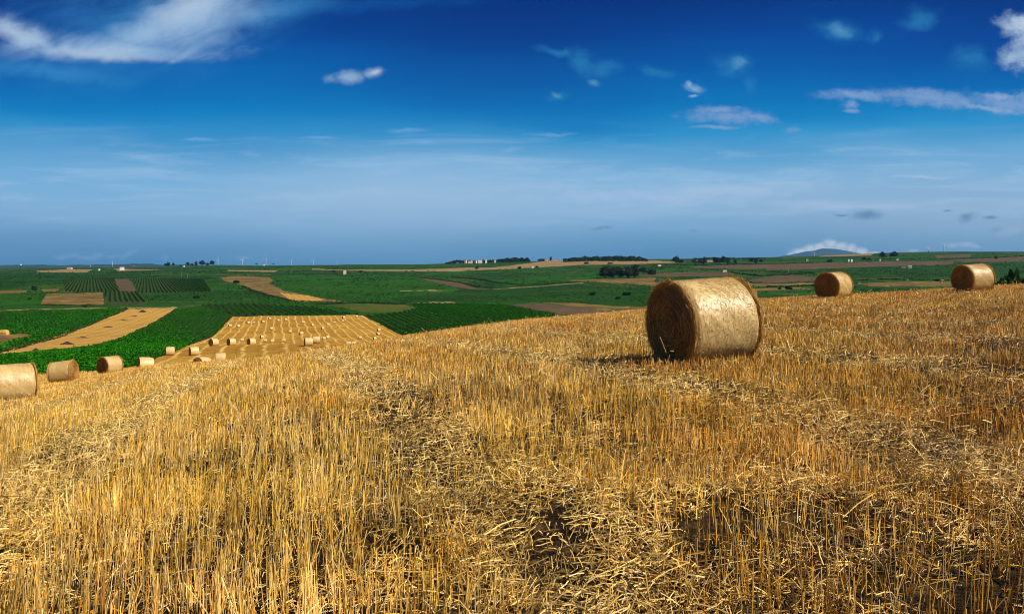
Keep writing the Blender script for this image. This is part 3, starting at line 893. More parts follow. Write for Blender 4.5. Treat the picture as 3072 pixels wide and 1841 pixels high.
def straw_tint(X, Y, n, pale_bias):
    tuft = cell_rand(X, Y, 0.13, 301) - 0.5
    tuft2 = cell_rand(X, Y, 0.17, 305) - 0.5
    zone = fbm(X / 2.6, Y / 3.4, 51) * 0.9
    zone2 = fbm(X / 1.1, Y / 1.5, 57)
    right = np.clip((X / np.maximum(Y, 3) + 0.12) / 0.5, -0.4, 1)
    w_or = np.clip(0.40 + 0.75 * zone + 0.10 * right + 0.62 * tuft + 0.20 * rng.normal(size=n), 0, 1)
    w_pa = np.clip(0.18 + 0.40 * zone2 + pale_bias + 0.5 * tuft2 + 0.25 * rng.normal(size=n) - 0.10 * right, 0, 1)
    w_gr = np.clip(rng.normal(size=n) * 0.25 - 0.14 + 0.15 * zone2, 0, 0.8)
    base = GOLD[None] * (0.5 - 0.5 * np.clip(-right, 0, 0.4)[:, None] / 0.4) + YEL[None] * (0.5 + 0.5 * np.clip(-right, 0, 0.4)[:, None] / 0.4)
    c = base * (1 - w_or[:, None]) + ORANGE[None] * w_or[:, None]
    c = c * (1 - w_pa[:, None]) + PALE[None] * w_pa[:, None]
    c = c * (1 - w_gr[:, None]) + GREY[None] * w_gr[:, None]
    cl = 0.96 + 0.40 * tuft2 + 0.25 * vnoise(X / 0.21, Y / 0.30, 58) + 0.22 * vnoise(X / 0.7, Y / 0.9, 59)
    return c * np.clip(cl + (0.26 + 0.16 * np.clip((Y - 8) / 12, 0, 1)) * rng.normal(size=n), 0.25, 1.55)[:, None]


def scatter(y0, y1, dens_fn, dmax, umax=0.80, xpad=5.0):
    """random points over the fan with density dens_fn(X, Y)"""
    A = (umax * (y1**2 - y0**2) + 2 * xpad * (y1 - y0))
    n = int(A * dmax)
    Y = np.sqrt(rng.uniform(y0**2, y1**2, n))
    X = rng.uniform(-1, 1, n) * (umax * Y + xpad)
    d = dens_fn(X, Y) * np.where(np.abs(X) > 0.69 * Y + 0.6, 0.5, 1.0)      # sparser outside the view
    k = rng.uniform(size=n) < d / dmax
    return X[k], Y[k]


BALE_SPOTS = []      # filled below with (x, y, radius) so that no stalk grows through a bale


def clear_of_bales(X, Y):
    k = np.ones(len(X), bool)
    for (bx, by, ax, L, R_) in BALE_SPOTS:
        dxx, dyy = X - bx, Y - by
        c, s = math.cos(ax), math.sin(ax)
        k &= ~((np.abs(dxx * c + dyy * s) < L / 2 - 0.02) & (np.abs(-dxx * s + dyy * c) < R_ * 0.55))
    return k


def in_stubble(X, Y):
    px, py = proj(X, np.maximum(Y, 0.5), H(X, Y))
    return (classify(px, py, Y) == 1)


def stalk_density(X, Y):
    d, k = track_dist(X, Y)
    ad = np.abs(d)
    tr = 1 - np.clip((0.62 - ad) / 0.25, 0, 1) * (0.56 - 0.25 * np.clip((Y - 15) / 20, 0, 1))
    patch = np.clip(0.80 + 0.9 * fbm(X / 0.8, Y / 1.0, 61) + 1.3 * (cell_rand(X, Y, 0.13, 301) - 0.5), 0.04, 1.6)
    u = X / np.maximum(Y, 2)
    # thin, trampled ground from the middle to the right of the view, close by
    thin = 1 - 0.42 * np.clip((u + 0.25) / 0.12, 0, 1) * np.clip((13 - Y) / 5, 0, 1)
    bare = 1 - 0.92 * np.exp(-(((X - 0.22) / 0.34) ** 2 + ((Y - 4.9) / 0.95) ** 2)) - 0.75 * np.exp(-(((X + 0.9) / 0.5) ** 2 + ((Y - 7.4) / 0.8) ** 2))
    bare = np.clip(bare - 0.6 * np.exp(-(((X - 2.2) / 0.5) ** 2 + ((Y - 4.2) / 0.5) ** 2)), 0.03, 1)
    lod = np.where(Y < 8, 1.0, (8 / np.maximum(Y, 8)) ** 1.15)
    return 640 * tr * patch * thin * bare * lod


def make_stubble():
    # drill rows 14 cm apart: snap the row coordinate
    X, Y = scatter(1.5, 75, stalk_density, 800)[0:2] if False else (None, None)
    Xs, Ys_ = [], []
    for y0, y1, mx in ((1.5, 8, 850), (8, 14, 800), (14, 24, 420), (24, 40, 230), (40, 76, 130)):
        x, y = scatter(y0, y1, stalk_density, mx)
        Xs.append(x)
        Ys_.append(y)
    X, Y = np.concatenate(Xs), np.concatenate(Ys_)
    s = X + ROWK * Y
    row = np.round(s / 0.15) * 0.15
    pull = 0.30 * np.clip((20 - Y) / 6, 0, 1)
    X = X - (s - row) * pull + rng.normal(size=len(X)) * 0.006
    k = in_stubble(X, Y) & clear_of_bales(X, Y)
    X, Y = X[k], Y[k]
    n = len(X)
    d, kk = track_dist(X, Y)
    intrack = np.clip((0.62 - np.abs(d)) / 0.3, 0, 1)
    lodw = np.where(Y < 8, 1.0, (np.maximum(Y, 8) / 8) ** 0.52)
    hN = (0.212 - 0.045 * np.clip((Y - 5) / 8, 0, 1) - 0.03 * np.clip(X / np.maximum(Y, 2) / 0.3 + 0.6, 0, 1)) * (1 + 0.3 * (cell_rand(X, Y, 0.13, 311) - 0.5) + 0.22 * fbm(X / 1.7, Y / 1.7, 71) + 0.20 * vnoise(X / 0.3, Y / 0.3, 73)) * np.clip(1 + 0.20 * rng.normal(size=n), 0.25, 1.5)
    hN *= 1 - 0.35 * intrack * rng.uniform(0.3, 1, n)
    short = rng.uniform(size=n) < 0.10
    hN[short] *= rng.uniform(0.25, 0.6, short.sum())
    lean = np.abs(rng.normal(size=n)) * (0.14 + 0.16 * np.clip((Y - 7) / 14, 0, 1)) + intrack * rng.uniform(0, 0.7, n)
    bent = rng.uniform(size=n) < 0.09
    lean[bent] += rng.uniform(0.3, 1.1, bent.sum())
    az = rng.uniform(0, 2 * np.pi, n)
    # whole clumps lean together
    az = np.where(rng.uniform(size=n) < 0.6, fbm(X / 0.5, Y / 0.5, 77) * 4 + 1.0, az)
    z = H(X, Y)
    base = np.stack([X, Y, z - 0.015], 1)
    dirv = np.stack([np.sin(lean) * np.cos(az), np.sin(lean) * np.sin(az), np.cos(lean)], 1)
    tip = base + dirv * (hN[:, None] + 0.015)
    r = (0.0021 + 0.0004 * np.clip((Y - 5) / 6, 0, 1)) * lodw * np.clip(1 + 0.2 * rng.normal(size=n), 0.5, 1.6)
    c = straw_tint(X, Y, n, 0.28 * intrack)
    out = []
    for msk, ns in (((Y < 10), 2), ((Y >= 10), 1)):
        bb_, tt = base[msk], tip[msk]
        mid = (bb_ + tt) / 2 + rng.normal(size=bb_.shape) * np.array([0.006, 0.006, 0])
        V, Q, k3 = prisms(bb_, tt, r[msk], r[msk] * 0.85, mid, ns)
        out.append((V, Q, np.repeat(c[msk], k3, axis=0)))
    V = np.concatenate([o[0] for o in out])
    Q = np.concatenate([out[0][1], out[1][1] + len(out[0][0])])
    C = np.concatenate([o[2] for o in out])
    o = mesh_np('stubble', V, Q, M['straw_stalk'], False, attr=C)
    tag(o, 'golden cut straw stalks standing over the whole near field', 'stubble', kind='stuff')
    return n


def litter_density(X, Y):
    d, k = track_dist(X, Y)
    ad = np.abs(d)
    tr = 1 + 0.8 * np.clip((0.75 - ad) / 0.35, 0, 1)
    patch = np.clip(0.75 + 1.1 * fbm(X / 0.7, Y / 0.7, 81), 0.10, 1.8)
    u = X / np.maximum(Y, 2)
    more = 1 + 0.9 * np.clip((u + 0.2) / 0.2, 0, 1) * np.clip((10 - Y) / 4, 0, 1)
    bare = 1 - 0.94 * np.exp(-(((X - 0.24) / 0.36) ** 2 + ((Y - 4.9) / 0.8) ** 2)) - 0.6 * np.exp(-(((X + 0.9) / 0.4) ** 2 + ((Y - 7.4) / 0.6) ** 2))
    lod = np.where(Y < 6, 1.0, (6 / np.maximum(Y, 6)) ** 1.2)
    return 640 * tr * patch * more * bare * lod


def make_litter():
    Xs, Ys_ = [], []
    for y0, y1, mx in ((1.5, 6, 2900), (6, 12, 2400), (12, 24, 1100), (24, 60, 450)):
        x, y = scatter(y0, y1, litter_density, mx)
        Xs.append(x)
        Ys_.append(y)
    X, Y = np.concatenate(Xs), np.concatenate(Ys_)
    k = in_stubble(X, Y) & clear_of_bales(X, Y)
    X, Y = X[k], Y[k]
    n = len(X)
    d, kk = track_dist(X, Y)
    intrack = np.clip((0.75 - np.abs(d)) / 0.3, 0, 1)
    L = np.abs(rng.normal(size=n)) * 0.055 + 0.03
    L = np.where(rng.uniform(size=n) < 0.05, L + 0.15, L)
    lodw = np.where(Y < 6, 1.0, (np.maximum(Y, 6) / 6) ** 0.5)
    az = np.where(rng.uniform(size=n) < 0.30, fbm(X / 0.30, Y / 0.30, 83) * 6, rng.uniform(0, 2 * np.pi, n))
    el = rng.normal(size=n) * 0.16
    up = rng.uniform(size=n) < 0.26
    el[up] = rng.uniform(0.2, 1.25, up.sum())
    z = H(X, Y) + rng.exponential(0.022, n) * (1 + 1.4 * intrack) + 0.004
    c0 = np.stack([X, Y, z], 1)
    dv = np.stack([np.cos(el) * np.cos(az), np.cos(el) * np.sin(az), np.sin(np.abs(el))], 1)
    base = c0 - dv * L[:, None] * 0.5 * np.array([1, 1, 0])
    tip = c0 + dv * L[:, None] * np.array([0.5, 0.5, 1.0])
    r = 0.0023 * lodw * np.clip(1 + 0.3 * rng.normal(size=n), 0.4, 1.8)
    c = straw_tint(X, Y, n, 0.34 + 0.22 * intrack) * 1.05
    dark = rng.uniform(size=n) < 0.24
    c[dark] *= rng.uniform(0.3, 0.7, dark.sum())[:, None]
    mid = (base + tip) / 2 + np.stack([rng.normal(size=n) * 0.008, rng.normal(size=n) * 0.008, np.abs(rng.normal(size=n)) * 0.006], 1)
    near = Y < 8
    V1, Q1, k1 = prisms(base[near], tip[near], r[near], r[near], mid[near], 2)
    V2, Q2, k2 = prisms(base[~near], tip[~near], r[~near], r[~near])
    o = mesh_np('straw_litter', np.concatenate([V1, V2]), np.concatenate([Q1, Q2 + len(V1)]), M['straw_stalk'], False,
                attr=np.concatenate([np.repeat(c[near], k1, axis=0), np.repeat(c[~near], k2, axis=0)]))
    tag(o, 'loose chopped straw lying flat between the stubble rows', 'straw', kind='stuff')
    return n


# ------------------------------------------------------------------ leaves and crops
def quads(P, size, col, flat=0.0, aspect=1.0):
    """randomly turned leaf quads at P; flat 0..1 pulls them to horizontal"""
    n = len(P)
    nrm = rng.normal(size=(n, 3))
    nrm[:, 2] += flat * 2.5
    nrm /= np.linalg.norm(nrm, axis=1, keepdims=True)
    ref = rng.normal(size=(n, 3))
    a = np.cross(nrm, ref)
    a /= np.linalg.norm(a, axis=1, keepdims=True) + 1e-9
    b = np.cross(nrm, a)
    s = np.asarray(size).reshape(-1, 1) * 0.5
    V = np.stack([P - a * s, P - b * s * aspect, P + a * s, P + b * s * aspect], 1)
    return V.reshape(-1, 3), np.arange(n * 4).reshape(n, 4), np.repeat(col, 4, axis=0)


def leaf_cols(n, c1, c2, sd=0.25):
    w = rng.uniform(size=(n, 1))
    return (np.array(c1) * w + np.array(c2) * (1 - w)) * np.clip(1 + sd * rng.normal(size=(n, 1)), 0.35, 1.8)


def row_crop(name, poly, dirk, spacing, step, hgt, wid, leaf, per, c1, c2, label, ymin, ymax, jit=0.25, gaps=0.0, exclude=None):
    """crop rows along (dirk, 1): leaf clusters on parallel lines inside a photo polygon"""
    pp = np.array(poly)
    Yr = np.array([ymin, ymax])
    pxr = np.array([pp[:, 0].min(), pp[:, 0].max()])
    pxr = np.clip(pxr, -250, 3300)
    Xc = ((pxr[:, None] - CX) / F * Yr[None]).ravel()
    sc = (((pxr[:, None] - CX) / F - dirk) * Yr[None]).ravel()
    nrm = math.sqrt(1 + dirk * dirk)
    lines = np.arange(math.floor(sc.min() / (spacing * nrm)), math.ceil(sc.max() / (spacing * nrm))) * spacing * nrm
    Yt = np.arange(ymin, ymax, step)
    Sg, Yt = np.meshgrid(lines, Yt)
    Sg, Yt = Sg.ravel(), Yt.ravel()
    Sg = Sg + vnoise(Sg * 0 + 3.3, Yt / 25, 5) * 0.4
    Yt = Yt + rng.uniform(-.5, .5, len(Yt)) * step
    X = Sg + dirk * Yt
    px = CX + F * X / Yt
    k = (px > pxr[0]) & (px < pxr[1])
    X, Yt = X[k], Yt[k]
    Z = H(X, Yt)
    px, py = proj(X, Yt, Z)
    k = inpoly(px, py, poly) & np.isin(classify(px, py, Yt), (2, 3, 4))
    if exclude is not None:
        k &= ~inpoly(px, py, exclude)
    if gaps:
        k &= fbm(X / 9, Yt / 9, 13) > -1 + gaps
    X, Yt, Z = X[k], Yt[k], Z[k]
    X, Yt, Z = (np.repeat(v, per) for v in (X, Yt, Z))
    n = len(X)
    vig = np.clip(1 + 0.30 * fbm(X / 7, Yt / 7, 15), 0.5, 1.5)
    P = np.stack([X + rng.normal(size=n) * wid * 0.35, Yt + rng.normal(size=n) * jit, Z + rng.uniform(0.1, 1, n) * hgt * vig], 1)
    C = leaf_cols(n, c1, c2) * np.clip(1 + 0.22 * fbm(X / 22, Yt / 22, 17), 0.6, 1.4)[:, None]
    V, Q, A = quads(P, leaf * rng.uniform(0.6, 1.4, n), C, 0.25)
    o = mesh_np(name, V, Q, M['leaf'], False, attr=A)
    tag(o, label, name.replace('_', ' '), kind='stuff')
    return n


# ------------------------------------------------------------------ round bales
BR, BL = 0.75, 1.26
m, t, b = new_mat('bale_side', 0.5, 0.4)
tcn = t.n.new('ShaderNodeTexCoord')
sx = t.n.new('ShaderNodeSeparateXYZ')
t.l.new(tcn.outputs['Object'], sx.inputs[0])
ang = t.math('ARCTAN2', t.math('SUBTRACT', sx.outputs[2], BR), sx.outputs[1])
cyl = t.xyz(t.math('MULTIPLY', sx.outputs[0], 1.5), t.math('MULTIPLY', ang, BR), 0.0)     # unrolled surface, metres
na = t.noise(cyl, 48, 2, 0.75, 0.0)
nb = t.noise(tcn.outputs['Object'], 85, 1, 0.6, 0.0)
nc_ = t.noise(cyl, 6.5, 5, 0.72)
c = t.mix(t.smooth(na, 0.36, 0.62), (0.34, 0.195, 0.048), (0.72, 0.53, 0.215))
c = t.mix(t.math('MULTIPLY', t.smooth(nb, 0.52, 0.64), 0.75), c, (0.86, 0.72, 0.42))
c = t.mix(t.math('MULTIPLY', t.smooth(nc_, 0.45, 0.68), 0.20), c, (0.42, 0.235, 0.050))
bands = t.noise(t.xyz(t.math('MULTIPLY', sx.outputs[0], 7.0), t.math('MULTIPLY', ang, 0.35), 0.0), 1.6, 4, 0.6)
c = t.mix(1.0, c, t.ramp(bands, [(0.3, (0.84, 0.82, 0.78)), (0.7, (1.12, 1.12, 1.12))]), 'MULTIPLY')
t.put(b.inputs['Base Color'], c)
bump(t, b, t.math('ADD', na, t.math('MULTIPLY', nb, 0.5)), 0.25, 0.004)
b.inputs['Coat Weight'].default_value = 0.42          # the plastic net wrap
b.inputs['Coat Roughness'].default_value = 0.44
M['bale_side'] = m

m, t, b = new_mat('bale_end', 0.85, 0.12)
tcn = t.n.new('ShaderNodeTexCoord')
sx = t.n.new('ShaderNodeSeparateXYZ')
t.l.new(tcn.outputs['Object'], sx.inputs[0])
yy = sx.outputs[1]
zz = t.math('SUBTRACT', sx.outputs[2], BR)
rr = t.math('SQRT', t.math('ADD', t.math('MULTIPLY', yy, yy), t.math('MULTIPLY', zz, zz)))
ang = t.math('ARCTAN2', zz, yy)
spi = t.xyz(t.math('MULTIPLY', rr, 26.0), t.math('MULTIPLY', ang, 1.6), 0.0)
ns_ = t.noise(spi, 1.6, 5, 0.65, 0.6)
nb = t.noise(tcn.outputs['Object'], 40, 4, 0.75, 2.0)
c = t.mix(t.smooth(ns_, 0.36, 0.64), (0.16, 0.074, 0.019), (0.58, 0.32, 0.085))
c = t.mix(t.math('MULTIPLY', t.smooth(nb, 0.5, 0.7), 0.5), c, (0.52, 0.31, 0.10))
t.put(b.inputs['Base Color'], c)
bump(t, b, t.math('ADD', ns_, nb), 0.9, 0.03)
M['bale_end'] = m


def bale_parts(detail):
    """side and two ends of one round bale, axis along x, resting on z = 0"""
    na_, nx = (128, 40) if detail else (40, 6)
    th = np.linspace(0, 2 * np.pi, na_, endpoint=False)
    xs = np.linspace(-1, 1, nx)
    TH, XS = np.meshgrid(th, xs)
    edge = 0.045 * np.clip((np.abs(XS) - 0.86) / 0.14, 0, 1) ** 2
    r = BR - edge + (0.010 * fbm(np.cos(TH) * 2.5 + 7, np.sin(TH) * 2.5 + XS * 2.2, 91) + 0.006 * fbm(np.cos(TH) * 9, np.sin(TH) * 9 + XS * 6, 93)) * (1 if detail else 0.6)
    sag = 0.045
    Yv = r * np.cos(TH)
    Zv = r * np.sin(TH)
    Zv = np.where(Zv < -0.55 * BR, -0.55 * BR + (Zv + 0.55 * BR) * 0.90, Zv)
    Yv = Yv * (1 + sag * np.clip(-np.sin(TH), 0, 1) ** 2)
    zmin = Zv.min()
    side = np.stack([XS * BL / 2, Yv, Zv - zmin], -1).reshape(-1, 3)
    ii = np.arange(nx * na_).reshape(nx, na_)
    jj = np.roll(ii, -1, 1)
    sq = np.stack([ii[:-1], ii[1:], jj[1:], jj[:-1]], -1).reshape(-1, 4)[:, ::-1]
    ends = []
    nr_ = 22 if detail else 5
    for sgn in (-1, 1):
        rim = side.reshape(nx, na_, 3)[0 if sgn < 0 else -1]
        cen = np.array([sgn * BL / 2, 0, -zmin])
        fr = np.linspace(1, 0.02, nr_)
        rings = []
        for f_ in fr:
            p_ = cen + (rim - cen) * f_ * 0.998
            q_ = p_.copy()
            q_[:, 0] += sgn * (0.030 * (1 - f_**4) + (0.014 * fbm(th * 2.2 + f_ * 3, th * 0 + f_ * 11, 95) + 0.006 * np.sin(f_ * 60 + th)) * (f_ < 0.97))
            rings.append(q_)
        rings = np.array(rings)
        V = np.concatenate([rings.reshape(-1, 3), [cen + [sgn * 0.03, 0, 0]]])
        ii = np.arange(nr_ * na_).reshape(nr_, na_)
        jj = np.roll(ii, -1, 1)
        Q = np.stack([ii[:-1], ii[1:], jj[1:], jj[:-1]], -1).reshape(-1, 4)
        last = ii[-1]
        tri = np.stack([last, np.full(na_, len(V) - 1), np.full(na_, len(V) - 1), np.roll(last, -1)], -1)
        tri = np.stack([last, np.roll(last, -1), np.full(na_, len(V) - 1)], -1)
        ends.append((V, Q, tri, sgn))
    return side, sq, ends, -zmin


def build_end(name, V, Q, tri, sgn, zc, nfib, parent):
    """end face: coiled disc plus loose straws lying along the coil and sticking out at the rim"""
    Vs = [V]
    faces = [tuple(q) if sgn < 0 else tuple(q[::-1]) for q in Q.tolist()] + [tuple(q) if sgn < 0 else tuple(q[::-1]) for q in tri.tolist()]
    nbase = len(faces)
    cols = [np.tile(np.array([0.3, 0.16, 0.04]), (len(V), 1))]
    if nfib:
        n = nfib
        rf = np.sqrt(rng.uniform(0.0, 1, n)) * BR * 0.985
        rimf = rng.uniform(size=n) < 0.36
        rf[rimf] = BR * rng.uniform(0.93, 1.0, rimf.sum())
        a = rng.uniform(0, 2 * np.pi, n)
        L = rng.uniform(0.05, 0.24, n)
        x = sgn * (BL / 2 + 0.016 + 0.02 * (1 - (rf / BR) ** 4) + rng.exponential(0.010, n))
        p0 = np.stack([x, rf * np.cos(a), zc + rf * np.sin(a)], 1)
        tang = np.stack([np.zeros(n), -np.sin(a), np.cos(a)], 1) * rng.choice([-1, 1], n)[:, None]
        rad = np.stack([np.zeros(n), np.cos(a), np.sin(a)], 1)
        tip = p0 + tang * L[:, None] + rad * (rng.normal(size=n) * 0.035 - 0.5 * L**2 / np.maximum(rf, 0.1))[:, None]
        tip[:, 0] += sgn * np.abs(rng.normal(size=n)) * 0.018
        stick = rng.uniform(size=n) < 0.05
        tip[stick, 0] += sgn * rng.uniform(0.02, 0.09, stick.sum())
        tip[rimf] += rad[rimf] * rng.uniform(-0.02, 0.035, rimf.sum())[:, None]
        tip[:, 2] = np.maximum(tip[:, 2], 0.015)
        p0[:, 2] = np.maximum(p0[:, 2], 0.015)
        r = rng.uniform(0.0016, 0.0034, n)
        FV, FQ, k3 = prisms(p0, tip, r, r)
        base = len(V)
        Vs.append(FV)
        faces += [tuple(q) for q in (FQ + base).tolist()]
        c = np.where(rng.uniform(size=(n, 1)) < 0.5, np.array([[0.62, 0.36, 0.08]]), np.array([[0.30, 0.13, 0.028]]))
        c = np.where(rimf[:, None], np.array([[0.58, 0.33, 0.07]]), c) * np.clip(1 + 0.3 * rng.normal(size=(n, 1)), 0.3, 1.7)
        cols.append(np.repeat(c, k3, axis=0))
    allV = np.concatenate(Vs)
    me = bpy.data.meshes.new(name)
    me.from_pydata(allV.tolist(), [], faces)
    me.materials.append(M['bale_end'])
    me.materials.append(M['straw_stalk'])
    mi = np.zeros(len(faces), np.int32)
    mi[nbase:] = 1
    me.polygons.foreach_set('material_index', mi)
    sm = np.zeros(len(faces), bool)
    sm[:nbase] = True
    me.polygons.foreach_set('use_smooth', sm)
    ca = me.color_attributes.new('tint', 'FLOAT_COLOR', 'POINT')
    cc = np.ones((len(allV), 4), np.float32)
    cc[:, :3] = np.concatenate(cols)
    ca.data.foreach_set('color', cc.ravel())
    o = bpy.data.objects.new(name, me)
    COL.objects.link(o)
    o.parent = parent
    return o


def build_side(side, sq, zc, nfib, parent):
    V, Q = side, sq
    C = np.tile(np.array([0.5, 0.35, 0.15]), (len(V), 1))
    mi = np.zeros(len(Q), np.int32)
    if nfib:
        n = nfib
        a = rng.uniform(0, 2 * np.pi, n)
        x = rng.uniform(-0.96, 0.96, n) * BL / 2
        L = rng.uniform(0.012, 0.045, n)
        R_ = BR + 0.0015 + rng.exponential(0.0025, n)
        # mostly wound round the bale, pressed flat by the net
        skew = rng.normal(size=n) * 1.1
        da = L * np.cos(skew) / BR
        p0 = np.stack([x, R_ * np.cos(a), R_ * np.sin(a)], 1)
        p1 = np.stack([np.clip(x + L * np.sin(skew), -BL / 2, BL / 2), (R_ + 0.002) * np.cos(a + da), (R_ + 0.002) * np.sin(a + da)], 1)
        for p_ in (p0, p1):
            low = p_[:, 2] < -0.55 * BR
            p_[:, 1] *= 1 + 0.035 * np.clip(-p_[:, 2] / BR, 0, 1) ** 2
            p_[low, 2] = -0.55 * BR + (p_[low, 2] + 0.55 * BR) * 0.90
            p_[:, 2] += zc
        r = rng.uniform(0.0010, 0.0020, n)
        FV, FQ, k3 = prisms(p0, p1, r, r)
        Q = np.concatenate([Q, FQ + len(V)])
        V = np.concatenate([V, FV])
        w = rng.uniform(size=(n, 1))
        c = (np.array([[0.74, 0.545, 0.22]]) * w + np.array([[0.46, 0.27, 0.066]]) * (1 - w)) * np.clip(1 + 0.22 * rng.normal(size=(n, 1)), 0.4, 1.4)
        C = np.concatenate([C, np.repeat(c, k3, axis=0)])
        mi = np.concatenate([mi, np.ones(len(FQ), np.int32)])
    o = mesh_np('wrapped_side', V, Q, None, False, parent, C, [M['bale_side'], M['straw_stalk']], mi)
    sm = mi == 0
    o.data.polygons.foreach_set('use_smooth', sm)
    return o


def make_bale(detail):
    root = empty('round_bale', (0, 0, 0))
    side, sq, ends, zc = bale_parts(detail)
    build_side(side, sq, zc, 26000 if detail else 0, root)
    for V, Q, tri, sgn in ends:
        build_end('end_face', V, Q, tri, sgn, zc, 5200 if detail else 0, root)
    return root


def copy_thing(o):
    c = o.copy()
    COL.objects.link(c)
    for ch in children(o):
        d = ch.copy()
        COL.objects.link(d)
        d.parent = c
        for g in children(ch):
            e = g.copy()
            COL.objects.link(e)
            e.parent = d
    return c


def seat_on(o, x, y, rz, sink=0.03, tilt=True, lift=0.0):
    """stand a thing on the land at x, y, leaning with the slope"""
    z = float(H(x, y))
    e = 0.7
    n = Vector((-(float(H(x + e, y)) - float(H(x - e, y))) / (2 * e), -(float(H(x, y + e)) - float(H(x, y - e))) / (2 * e), 1)).normalized()
    if not tilt:
        n = Vector((0, 0, 1))
    q = Vector((0, 0, 1)).rotation_difference(n)
    o.rotation_mode = 'XYZ'
    o.rotation_euler = (q.to_matrix() @ Matrix.Rotation(rz, 3, 'Z')).to_euler()
    o.location = (x, y, z - sink + lift)


# (px of centre, depth, axis angle in degrees seen from above (0 = across the view), label)
G1, G2 = 'round bales near the camera', 'round bales strewn over the far stubble field'
NEAR = [
    (2116, 14.0, 22.5, 'largest round straw bale, dark end facing left, standing alone on the near stubble'),
    (2503, 44.0, 37.0, 'round straw bale on the right rise, between the largest and rightmost bales'),
    (2922, 42.0, 15.0, 'rightmost round straw bale, on the crest beside a dark bush'),
    (38, 31.0, 44.0, 'big pale round bale cut off by the left edge of the photo'),
    (193, 53.0, 6.0, 'round bale at the left with its golden lit end turned to the right'),
    (332, 66.0, 61.0, 'round bale with dark left end beside the leafy crop, third from the left'),
]
MID = [
    (434, 77.0, 37.0, 'half sunk pale bale peeping over the slope beside the crop edge'),
    (606, 78.0, 66.0, 'bale with round dark end peeping over the brow, flattest of the near valley ones'),
    (662, 108.0, 20.0, 'side-on pale bale just over the brow, without a visible end'),
    (511, 131.0, 24.0, 'side-on bale on the crop edge, left of the bale with a shaded end'),
    (582, 129.0, 37.0, 'bale with narrow shaded left end standing at the crop edge above the brow'),
    (641, 150.0, 57.0, 'rounded bale at the lower left corner of the striped field'),
    (694, 158.0, 50.0, 'dark ended bale at the foot of the striped field, left one of two alike'),
    (754, 163.0, 50.0, 'dark ended bale at the foot of the striped field, right one of two alike'),
    (925, 138.0, 25.0, 'largest bale on the striped field, thin dark left end'),
    (949, 152.0, 14.0, 'side-on bale close behind the largest bale of the striped field'),
    (1046, 222.0, 12.0, 'left of two bales touching end to end in a long pale bar'),
    (1062, 223.0, 12.0, 'right of two bales touching end to end in a long pale bar'),
]
FAR = [  # photo px, py of the base
    (690, 980, 'leftmost bale in the striped field, by its green left border'),
    (715, 982, 'second bale from the green left border of the striped field'),
    (745, 971, 'bale left of a twin in the third stripe from the left'),
    (762, 971, 'bale right of a twin in the third stripe from the left'),
    (789, 968, 'bale in the upper part of the striped field, below the topmost left bale'),
    (809, 958, 'topmost bale in the left half of the striped field'),
    (835, 964, 'first of three bales in a level row near the far edge, leftmost'),
    (858, 962, 'middle of three bales in a level row near the far edge'),
    (884, 962, 'last of three bales in a level row near the far edge, rightmost'),
    (910, 970, 'bale stepping down right of the level row of three'),
    (937, 978, 'bale alone on a stripe in the centre of the striped field'),
    (968, 988, 'small darkish bale below and right of the centre of the striped field'),
    (984, 976, 'bale left of centre right, beside the one with a long shadow'),
    (1005, 971, 'bale with a shadow trailing left, fifth from the right border'),
    (1029, 966, 'lower of two bales close together near the far right corner'),
    (1031, 955, 'upper of two bales close together near the far right corner'),
    (1070, 952, 'bale in the far right corner of the striped field'),
    (814, 989, 'lone bale in mid field, under the topmost left bale'),
    (871, 999, 'bale in mid field with a gap all around, right of the lone one'),
    (904, 1004, 'bale in mid field lower right of its lone neighbour'),
    (785, 1014, 'pale bale low in the striped field left of centre'),
    (726, 1024, 'bale low in the striped field between two dark ended ones'),
    (796, 1026, 'blurred pale bale low in the field, left of two'),
    (817, 1028, 'blurred pale bale low in the field, right of two'),
    (852, 1026, 'flat looking pale bale low in the field near its middle'),
    (972, 1019, 'left one of a small touching pair right of the largest valley bale'),
    (982, 1016, 'right one of a small touching pair right of the largest valley bale'),
    (1081, 1017, 'bale just right of the long pale bar'),
    (1124, 1019, 'lowest bale near the right border of the striped field'),
    (1134, 1005, 'bale with shaded left end near the right border'),
    (1136, 993, 'upper of the bales near the right border, just above a shaded one'),
]

for px_, Y_, ax_, lb in NEAR + MID:
    BALE_SPOTS.append(((px_ - CX) / F * Y_, Y_, math.radians(ax_), BL, BR))
hero = make_bale(True)
hero2 = make_bale(False)
for i, (px_, Y_, ax_, lb) in enumerate(NEAR):
    o = hero if i == 0 else copy_thing(hero)
    seat_on(o, (px_ - CX) / F * Y_, Y_, math.radians(ax_), 0.05)
    tag(o, lb, 'bale', G1)
for i, (px_, Y_, ax_, lb) in enumerate(MID):
    o = hero2 if i == 0 else copy_thing(hero2)
    seat_on(o, (px_ - CX) / F * Y_, Y_, math.radians(ax_), 0.05)
    tag(o, lb, 'bale', G2)
for i, (px_, py_, lb) in enumerate(FAR):
    x, y, z = at(px_, py_, 235, 560)
    o = copy_thing(hero2)
    seat_on(o, x, y, math.radians(random.uniform(8, 48)), 0.05)
    k_ = random.uniform(0.80, 0.96)
    o.scale = (k_, k_ * .92, k_ * .92)
    tag(o, lb, 'bale', G2)

n_st = make_stubble()
n_li = make_litter()
print('stalks', n_st, 'litter', n_li)

